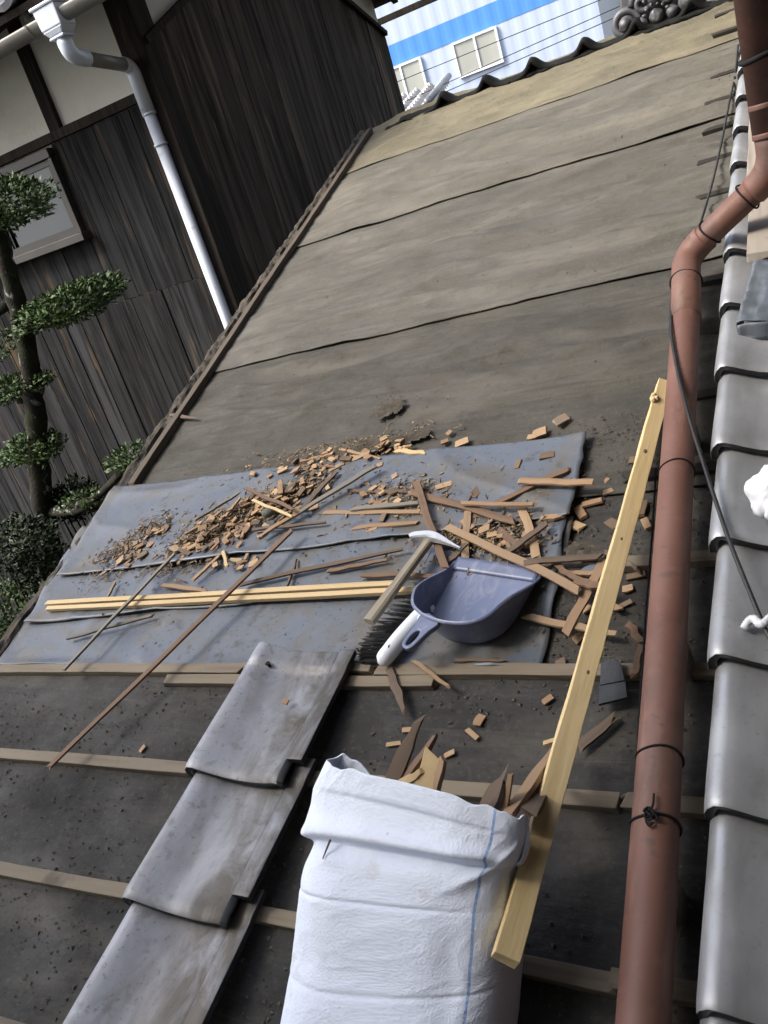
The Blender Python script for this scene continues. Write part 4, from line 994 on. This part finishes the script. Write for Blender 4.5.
# ------------------------------------------------------------------ hammer
h0, h1 = P(369, 622, .062), P(430, 540, .052); hm4, L = stick_mat4(h0, h1, .0); ham = empty('hammer', hm4)
tag(ham, 'roofing hammer with weathered grey handle and thin pale steel head', 'hammer')
b = MB(); N = 14; rings = []
for i in range(N + 1):
    t = i / N; x = (t - .5) * L; wd = lerp(.0125, .0095, sm(0, .8, t)); hh = .0085
    rings.append([b.bm.verts.new((x, y * wd, z * hh)) for y, z in ((-1, -.6), (-.6, -1), (.6, -1), (1, -.6), (1, .6), (.6, 1), (-.6, 1), (-1, .6))])
for i in range(N):
    for q in range(8): b.face((rings[i][q], rings[i][(q + 1) % 8], rings[i + 1][(q + 1) % 8], rings[i + 1][q]))
b.face(list(reversed(rings[0]))); b.face(rings[-1]); b.build('handle', M_HANDLE, ham, bevel=.001)
inv = Matrix.Rotation(-TH, 4, 'X')
def hl(p): return hm4.inverted() @ W(*p)
hp_ = [hl(P(411, 539.5, .062)), hl(P(416, 537.2, .062)), hl(P(430, 536.3, .062)), hl(P(440, 539, .062)), hl(P(450, 543.5, .060)), hl(P(460.5, 548.5, .058))]
sp = spline(hp_, 6); n = len(sp); b = MB(); rings = []
for i, p in enumerate(sp):
    t = i / (n - 1); d = (sp[min(n - 1, i + 1)] - sp[max(0, i - 1)]).normalized(); up = Vector((0, 0, 1)); sd_ = d.cross(up).normalized()
    wd = .0085 * (1 - .80 * sm(.45, 1, t)) * lerp(.85, 1, sm(0, .1, t)); hh = lerp(.011, .0035, sm(.35, 1, t))
    rings.append([b.bm.verts.new(p + sd_ * y * wd + up * z * hh) for y, z in ((-1, -.7), (-.7, -1), (.7, -1), (1, -.7), (1, .7), (.7, 1), (-.7, 1), (-1, .7))])
for i in range(n - 1):
    for q in range(8): b.face((rings[i][q], rings[i][(q + 1) % 8], rings[i + 1][(q + 1) % 8], rings[i + 1][q]))
b.face(list(reversed(rings[0]))); b.face(rings[-1]); b.build('head', M_HEAD, ham, bevel=.0008)

# ------------------------------------------------------------------ debris: dirt heaps, strips, chips
heaps = [(P(248, 523), .17, .048, .013, .45), (P(298, 503), .14, .046, .012, .45), (P(208, 546), .13, .048, .011, .5), (P(138, 552), .13, .05, .010, .55), (P(160, 525), .10, .07, .008, .4), (P(318, 464), .22, .030, .014, .12), (P(400, 448), .10, .018, .009, .1), (P(405, 508), .15, .05, .007, .1), (P(490, 545), .12, .05, .007, .1),
         (P(580, 570), .07, .06, .006, .4), (P(395, 418), .05, .06, .006, 1.0)]
def heap(u, v):
    h = 0.0
    for c, a, bb, ht, rt in heaps:
        dx, dy = u - c.x, v - c.y; x = dx * cos(rt) + dy * sin(rt); y = -dx * sin(rt) + dy * cos(rt)
        h += ht * math.exp(-(x / a) ** 2 - (y / bb) ** 2)
    return h * (1 + .5 * fnoise(u * 16, v * 16, 3) + .25 * fnoise(u * 45, v * 45, 6))
def surf(u, v):
    s = .024 if (.86 < v < 1.46 and -1.9 < u < -.52) else (.016 if v > 1.3 else .006)
    return wrinkle(u, v) + s + max(0, heap(u, v) - .004)
b = MB(); u0, u1, v0_, v1_ = -1.9, -.4, .95, 1.75
b.grid(lambda s, t: Vector((lerp(u0, u1, s), lerp(v0_, v1_, t), wrinkle(lerp(u0, u1, s), lerp(v0_, v1_, t)) + .018 + heap(lerp(u0, u1, s), lerp(v0_, v1_, t)))), 260, 140, uv=False,
       skip=lambda s, t: heap(lerp(u0, u1, s), lerp(v0_, v1_, t)) < .0030 + .006 * max(0, fnoise(s * 60, t * 40, 2)))
loose = [v for v in b.bm.verts if not v.link_faces]; bmesh.ops.delete(b.bm, geom=loose, context='VERTS')
tag(b.build('dirt', M_DIRT, None, smooth=True, mat4=roofmat(0, 0, 0)), 'grey-brown dirt heaped under the wood chips on the blue-grey sheet', 'dirt', None, 'stuff')
b = MB(); r = random.Random(12)
def crumb(p, s):
    i0 = [b.bm.verts.new(p + Vector((x * cos(p.x * 9e3) - y * sin(p.x * 9e3), x * sin(p.x * 9e3) + y * cos(p.x * 9e3), z)) * s * r.uniform(.6, 1.3)) for x, y, z in ((1, 0, 0), (-.5, .87, 0), (-.5, -.87, 0), (.2, .1, .55))]
    for f in ((0, 1, 3), (1, 2, 3), (2, 0, 3)): b.face([i0[k] for k in f])
for i in range(11000):
    z_ = r.random()
    if z_ < .55: u, v = r.uniform(-1.9, -.1), r.uniform(.15, .82)
    elif z_ < .68:
        c, a, bb, ht, rt = r.choice(heaps); x, y = r.gauss(0, a * .8), r.gauss(0, bb * 1.1); u, v = c.x + x * cos(rt) - y * sin(rt), c.y + x * sin(rt) + y * cos(rt)
    elif z_ < .88: u, v = r.uniform(-.55, -.25), r.uniform(.82, 1.5)
    else: u, v = r.uniform(-1.85, -.5), r.uniform(.85, 1.5)
    if fnoise(u * 4, v * 4, 11) < -.05 and r.random() < .8: continue
    crumb(Vector((u, v, surf(u, v) + .0)), .0012 + .0042 * r.random() ** 5)
tag(b.build('dirt_crumbs', M_CRUMB, None, mat4=roofmat(0, 0, 0)), 'crumbs of dirt and bark scattered over the lower felt and sheets', 'crumbs', None, 'stuff')

b = MB(); r = random.Random(31)
for i in range(4200):
    c, a, bb, ht, rt = r.choice(heaps[:4] + heaps[:3] + heaps[5:6] + heaps[7:9]); x, y = r.gauss(0, a * .62), r.gauss(0, bb * .95); u, v = c.x + x * cos(rt) - y * sin(rt), c.y + x * sin(rt) + y * cos(rt)
    l = .006 + .022 * r.random() ** 2.5; R = Matrix.Rotation(r.gauss(rt, .9), 3, 'Z') @ Matrix.Rotation(r.gauss(0, .22), 3, 'Y') @ Matrix.Rotation(r.gauss(0, .4), 3, 'X')
    b.box((u, v, surf(u, v) + .002 + .006 * r.random() ** 3), (l, r.uniform(.0012, .0045), r.uniform(.0008, .002)), R, .25, r)
tag(b.build('wood_splinters', M_SPLINT, None, mat4=roofmat(0, 0, 0)), 'fine wood splinters and crumbs spread through the heap and along the sheet edges', 'splinters', None, 'stuff')
ST = [ # photo end points, width px->m, material, lift, label, splinter
 (48, 603.5, 398, 584, .0135, M_LATH, .030, 'upper of two long pale laths lying side by side across the blue-grey sheet', 0),
 (48, 609, 424, 590, .0130, M_LATH, .029, 'lower of two long pale laths, its right end under the hammer handle', 0),
 (175, 553, 64, 670, .012, M_GREYW, .050, 'thin grey-brown strip slanting over the left part of the pale laths', .1),
 (293, 530, 49, 768, .013, M_RED, .060, 'very long brown strip slanting from the chip heap down to the second batten', .1),
 (376, 466, 300, 512, .015, M_GREYW, .050, 'grey-brown upper strip at the top right of the chip heap', .2),
 (302, 511, 263, 535, .014, M_TAN, .045, 'tan strip end pointing out of the chip heap, low right', .1),
 (328, 472, 369, 453, .012, M_TAN, .030, 'tan strip at the upper edge of the sheet', .1),
 (300, 462, 333, 454, .010, M_TAN, .028, 'short tan strip among the chips along the top sheet edge', .1),
 (339, 450, 380, 459, .008, M_CHIP, .030, 'slim pale strip near the centre of the top sheet edge', .2),
 (253, 500, 292, 517, .008, M_LATH, .060, 'slim pale splinter lying across the middle of the chip heap', .2),
 (245, 488, 294, 510, .010, M_RED, .062, 'brown strip lying over the top of the chip heap', .2),
 (279, 496, 298, 481, .016, M_DARK, .045, 'dark rotten stub on the upper side of the chip heap', .4),
 (302, 508, 333, 476, .018, M_DARK, .042, 'dark split strip beside the grey-brown upper strip', .4),
 (195, 520, 240, 493, .012, M_GREYW, .055, 'grey strip along the upper left side of the chip heap', .2),
 (227, 516, 241, 497, .009, M_TAN, .062, 'short tan splinter leaning on the chip heap', .2),
 (324, 514, 421, 512, .011, M_TAN, .028, 'long straight tan strip right of the chip heap', 0),
 (347, 491, 413, 492, .010, M_DARK, .028, 'dark straight strip above the other strips right of the chip heap', .2),
 (352, 509, 420, 503, .013, M_GREYW, .036, 'grey-brown strip lying just above the long tan one', .2),
 (355, 528, 416, 523, .013, M_TAN, .028, 'tan strip with a chipped left end above the sheet overlap', .2),
 (242, 584, 405, 549, .012, M_DARK, .034, 'long dark rotten strip over the sheet overlap above the pale laths', .4),
 (328, 571, 386, 560, .010, M_RED, .032, 'reddish strip tight under the long dark rotten one', .2),
 (362, 575, 433, 576, .012, M_RED, .030, 'reddish strip behind the hammer handle just above the laths', .1),
 (68, 638, 152, 616, .010, M_GREYW, .026, 'dark grey strip below the left end of the pale laths', .3),
 (252, 530, 326, 522, .009, M_DARK, .042, 'dark thin strip along the lower side of the chip heap', .3),
 (193, 580, 221, 555, .010, M_TAN, .032, 'short brown strip below the left of the chip heap', .1),
 (164, 586, 206, 591, .012, M_TAN, .030, 'short tan strip touching the upper side of the laths', .3),
 (223, 551, 228, 567, .009, M_LATH, .042, 'small pale stick pointing down from the chip heap', .1),
 (115, 583, 107, 600, .006, M_TAN, .030, 'tiny splinter at the far left above the laths', .2),
 (287, 587, 297, 559, .006, M_DARK, .030, 'dark splinter standing between the overlap and the laths', .2),
 (416, 483, 446, 568, .016, M_RED, .044, 'reddish strip running downhill behind the hammer head', 0),
 (411, 492, 514, 521, .018, M_RED, .036, 'broad dark brown strip right of the hammer, slanting down to the right', .1),
 (462, 504, 535, 505, .012, M_TAN, .046, 'level tan strip crossing the broad dark brown one', .1),
 (469, 513, 464, 561, .016, M_TAN, .030, 'upright tan strip above the dustpan mouth', 0),
 (449, 527, 581, 591, .017, M_TAN, .046, 'long orange-tan strip slanting past the dustpan scoop edge', 0),
 (495, 504, 571, 468, .014, M_RED, .034, 'reddish strip slanting up to the right under the orange-tan batten piece', .1),
 (447, 563, 464, 547, .014, M_DARK, .034, 'dark stub between the hammer head and dustpan', .2),
 (397, 451, 425, 453, .014, M_LATH, .030, 'pale short stick on the top edge of the sheet', .1),
 (376, 449, 391, 441, .013, M_TAN, .032, 'tan stub above the pale short stick', .1),
 (504, 554, 545, 525, .014, M_DARK, .044, 'dark strip crossing the upright tan strip right of the pan', .1),
 (499, 531, 521, 548, .016, M_RED, .030, 'brown stub beside the crossing strips', .1),
 (517, 481, 594, 483, .017, M_CHIP, .044, 'clean level orange-tan piece at the right end of the top sheet', 0),
 (523, 510, 537, 559, .018, M_CHIP, .030, 'tan strip running downhill at the right side of the sheets', 0),
 (528, 563, 601, 556, .014, M_DARK, .046, 'dark grey level strip beyond the scoop corner', .1),
 (538, 519, 565, 515, .015, M_CHIP, .030, 'short bent tan piece at the right sheet edge', .1),
 (602, 563, 566, 634, .018, M_TAN, .034, 'tan strip pointing downhill left of the long lumber', 0),
 (577, 581, 602, 587, .017, M_RED, .048, 'short brown piece lying across the downhill tan strip', 0),
 (555, 565, 576, 579, .012, M_RED, .034, 'small brown strip beyond the scoop corner', .1),
 (570, 573, 596, 574, .010, M_TAN, .030, 'slim level tan strip by the white scrap', .1),
 (592, 592, 621, 611, .012, M_TAN, .020, 'tan strip whose end disappears under the lumber', .1),
 (527, 617, 618, 634, .015, M_TAN, .024, 'tan strip reaching under the long lumber near the dustpan', .25),
 (629, 624, 641, 643, .013, M_RED, .018, 'brown piece between the lumber and the pipe', 0),
 (634, 677, 641, 645, .011, M_RED, .024, 'thin brown strip standing over the top batten by the pipe', .1),
 (646.5, 648, 646.5, 669, .022, M_TAN, .018, 'wide tan block lying above the batten by the pipe', 0),
 (577, 749, 613, 719, .017, M_DARK, .018, 'dark grey strip on the bare felt right of the lumber', .3),
 (390, 672, 405, 710, .016, M_DARK, .024, 'dark split piece hanging over the batten below the brush', .5),
 (413, 662, 447, 686, .008, M_TAN, .030, 'thin splinter crossing the batten below the brush', .3),
 (607, 553, 640, 571, .010, M_DARK, .020, 'dark sliver behind the lumber by the downhill tan strip', .3),
 (455, 660, 505, 661, .008, M_DARK, .022, 'dark sliver lying along the batten under the dustpan', .4),
 (170, 415, 195, 418, .014, M_DARK, .018, 'dark scrap lying by the verge timber on the felt', .5),
]
for i, (xa, ya, xb, yb, wd, mat, lift, lb, spn) in enumerate(ST):
    big = lb.startswith(('upper of two', 'lower of two'))
    place_stick(*rest(xa, ya, xb, yb, lift), wd, .010 if big else .0055, mat, 500 + i, lb, 'lath' if big else 'wood strip', 'wood strips scattered over the roof', spn, roll=random.Random(i).uniform(-.12, .12) if not big else 0, wav=.002 if big else .005, name='lath' if big else 'wood_strip')

# chips: a few meshes, copied
chips = []; rc = random.Random(21)
dims = [(.024, .017), (.028, .014), (.020, .016), (.034, .013), (.026, .020), (.018, .013), (.040, .012), (.022, .012)]
for i, (l, w_) in enumerate(dims):
    for mt in (M_CHIP, M_CHIPD):
        b = stick_mesh(l, w_, .0045, 700 + i, .05, 2, .002, .32); o = b.build('wood_chip', mt, None, bevel=.0006); chips.append([o, False])
def chip(u, v, w, label, dirty, tilt=.35, big=1.0, rz=None, kind=None):
    i = (kind if kind is not None else rc.randrange(len(dims))) * 2 + (1 if dirty else 0); o, used = chips[i]
    if used: o = o.copy(); C.objects.link(o)
    chips[i][1] = True
    R = Matrix.Rotation(rc.uniform(0, 2 * pi) if rz is None else rz, 4, 'Z') @ Matrix.Rotation(rc.uniform(-tilt, tilt), 4, 'X') @ Matrix.Rotation(rc.uniform(-tilt, tilt), 4, 'Y')
    o.matrix_basis = Matrix.Translation(W(u, v, w)) @ RT @ R @ Matrix.Scale(big * rc.uniform(.85, 1.15), 4)
    tag(o, label, 'wood chip', 'broken wood chips on the roof')
def pile(cx, cy, ax, ay, deg, n, label, dirty, hh=.012):
    k = 0
    while k < n:
        x, y = rc.gauss(0, .5), rc.gauss(0, .5)
        if x * x + y * y > 1.3: continue
        a = radians(deg); px, py = cx + x * ax * cos(a) - y * ay * sin(a), cy + x * ax * sin(a) + y * ay * cos(a)
        q = P(px, py, .03); chip(q.x, q.y, surf(q.x, q.y) + .004 + rc.random() * hh, label, rc.random() < dirty, .28, rc.uniform(.72, 1.0)); k += 1
pile(250, 522, 70, 20, -24, 66, 'small broken wood chip in the big heap on the blue-grey sheet', .30, .012)
pile(292, 504, 48, 17, -28, 32, 'small broken wood chip in the big heap on the blue-grey sheet', .35, .012)
pile(205, 546, 38, 13, -25, 24, 'small broken wood chip in the big heap on the blue-grey sheet', .3)
pile(135, 553, 38, 9, -38, 30, 'small dirty wood chip in the thin spill at the left of the sheet', .75, .006)
pile(320, 463, 62, 9, -11, 42, 'small wood chip in the row along the upper edge of the sheet', .4, .010)
pile(385, 445, 26, 6, -8, 12, 'small wood chip in the row along the upper edge of the sheet', .3, .006)
pile(385, 505, 45, 22, 0, 18, 'small wood chip among the strips left of the hammer head', .4, .004)
pile(240, 562, 26, 8, -12, 8, 'small wood chip fallen just below the big heap', .3, .003)
pile(500, 540, 40, 16, 10, 14, 'small wood chip among the strips above the dustpan', .4, .004)
for px, py, bg_, dy_, kd, rz in [(533, 440, 1.1, 0, 2, .2), (541, 436, 1.1, 0, 4, .3), (563, 424, 1.2, 1, 4, .8), (520, 470, 1.1, 1, 1, 1.5), (549, 461, 1.1, 1, 0, .2), (446, 445, 1.1, 0, 2, .5), (463, 446, 1.2, 0, 0, .4), (451, 437, .9, 0, 2, 1), (382, 470, .9, 0, 2, .3), (397, 481, .8, 0, 2, .6), (464, 482, 1, 1, 2, .5), (446, 491, 1.3, 0, 1, .3), (479, 498, 1.1, 1, 4, 1.2), (475, 521, 1.1, 1, 4, .2), (606, 480, .9, 0, 5, .9), (608, 491, 1, 0, 5, .4), (637, 463, 1.3, 1, 0, .1), (577, 525.0, 1.2, 0, 4, 2.6), (573, 527, .8, 0, 0, 2.5), (580, 512, 1.2, 0, 1, 2.1), (592, 502, 1.3, 0, 3, .1), (613, 524, 1.1, 1, 0, 2.4), (621, 526, 1, 0, 5, .8), (646, 523, 1.1, 0, 1, 2.0), (641, 508, 1.3, 1, 1, 1.5), (642, 463, 1, 0, 0, .3), (627, 588, 1.0, 0, 2, .3), (626, 603, .8, 1, 1, .5), (618, 607, .7, 0, 5, .4), (549, 569, 1.1, 0, 4, 2.7), (587, 608, .9, 0, 5, .7), (579, 636, 1, 0, 0, .9), (560, 662, .9, 1, 2, .4), (636, 575, 1, 1, 3, .1), (571, 489, 1, 0, 0, .2)]:
    q = P(px, py, .012); chip(q.x, q.y, surf(q.x, q.y) + .003, 'square-cut wood chip scattered on the felt and sheet edge toward the pipe', dy_, .15, bg_, rz, kd)
for px, py, lb in [(393, 743, 'small tan chip on the bare felt just above the sack, left'), (472, 733, 'tiny tan chip on the bare felt right of the sack scraps'), (479, 719, 'brown chip on the bare felt below the dustpan'), (449, 753, 'brown chip beside the yellow offcut on the felt'), (407, 729, 'brown chip behind the dark split board of the sack'), (142, 748, 'brown chip on the bare felt between the first two battens, left'), (120, 763, 'brown chip at the second batten beside the long brown strip'), (547, 699, 'tiny chip left of the long lumber on the bare felt'), (287, 703, 'small pale chip lying on the top tile of the short column')]:
    q = P(px, py, .012 if px != 287 else .05); chip(q.x, q.y, surf(q.x, q.y) + .002 if px != 287 else .054, lb, False, .15, .75, None, None)
for i, ch in enumerate(chips):
    if not ch[1]: bpy.data.objects.remove(ch[0])
# black shingle fragment, white scrap of sheet
o0 = P(614, 687, .02); sg = empty('shingle_fragment', roofmat(o0.x, o0.y, .026, radians(8))); tag(sg, 'black slate-like shingle fragment hanging over the top batten right of the lumber', 'shingle')
b = MB(); b.prism([(-.020, .0), (.019, .004), (.014, .040), (-.004, .046), (-.017, .040)], 0, .004); b.build('upper_piece', M_SHINGLE, sg, mat4=Matrix.Rotation(radians(6), 4, 'X'))
b = MB(); b.prism([(-.022, -.038), (.022, -.030), (.020, .002), (-.021, -.002)], -.002, .003); b.build('lower_piece', M_SHINGLE, sg, mat4=Matrix.Rotation(radians(-4), 4, 'X'))
o0 = P(588, 570, .03); b = MB(); b.prism([(-.02, -.006), (.012, -.010), (.02, .016), (-.006, .006)], 0, .002)
tag(b.build('sheet_scrap', M_SHEET, None, mat4=roofmat(o0.x, o0.y, .03) @ Matrix.Rotation(.2, 4, 'X')), 'torn pale blue-grey scrap of sheet among the strips by the lumber', 'scrap')
# river pebble and fine dark needles in the heap
o0 = P(269, 515, .055); b = MB(); b.ball((0, 0, 0), (.017, .012, .012), 3)
tag(b.build('pebble', M_STONE, None, smooth=True, mat4=roofmat(o0.x, o0.y, .062)), 'dark green-grey lump in the middle of the chip heap', 'lump')
# nail holes of the top tile
b = MB(); q = P(268, 664, .06)
b.tube([q - P(268, 664, .06) + Vector((0, 0, -.004)), Vector((0, 0, .006))], .003, 8); b.ball((0, 0, .006), (.0055, .0055, .002), 2)
tag(b.build('roofing_nail', M_WIRE, None, mat4=roofmat(q.x, q.y, .056)), 'roofing nail in the head of the uppermost dirty tile', 'nail')
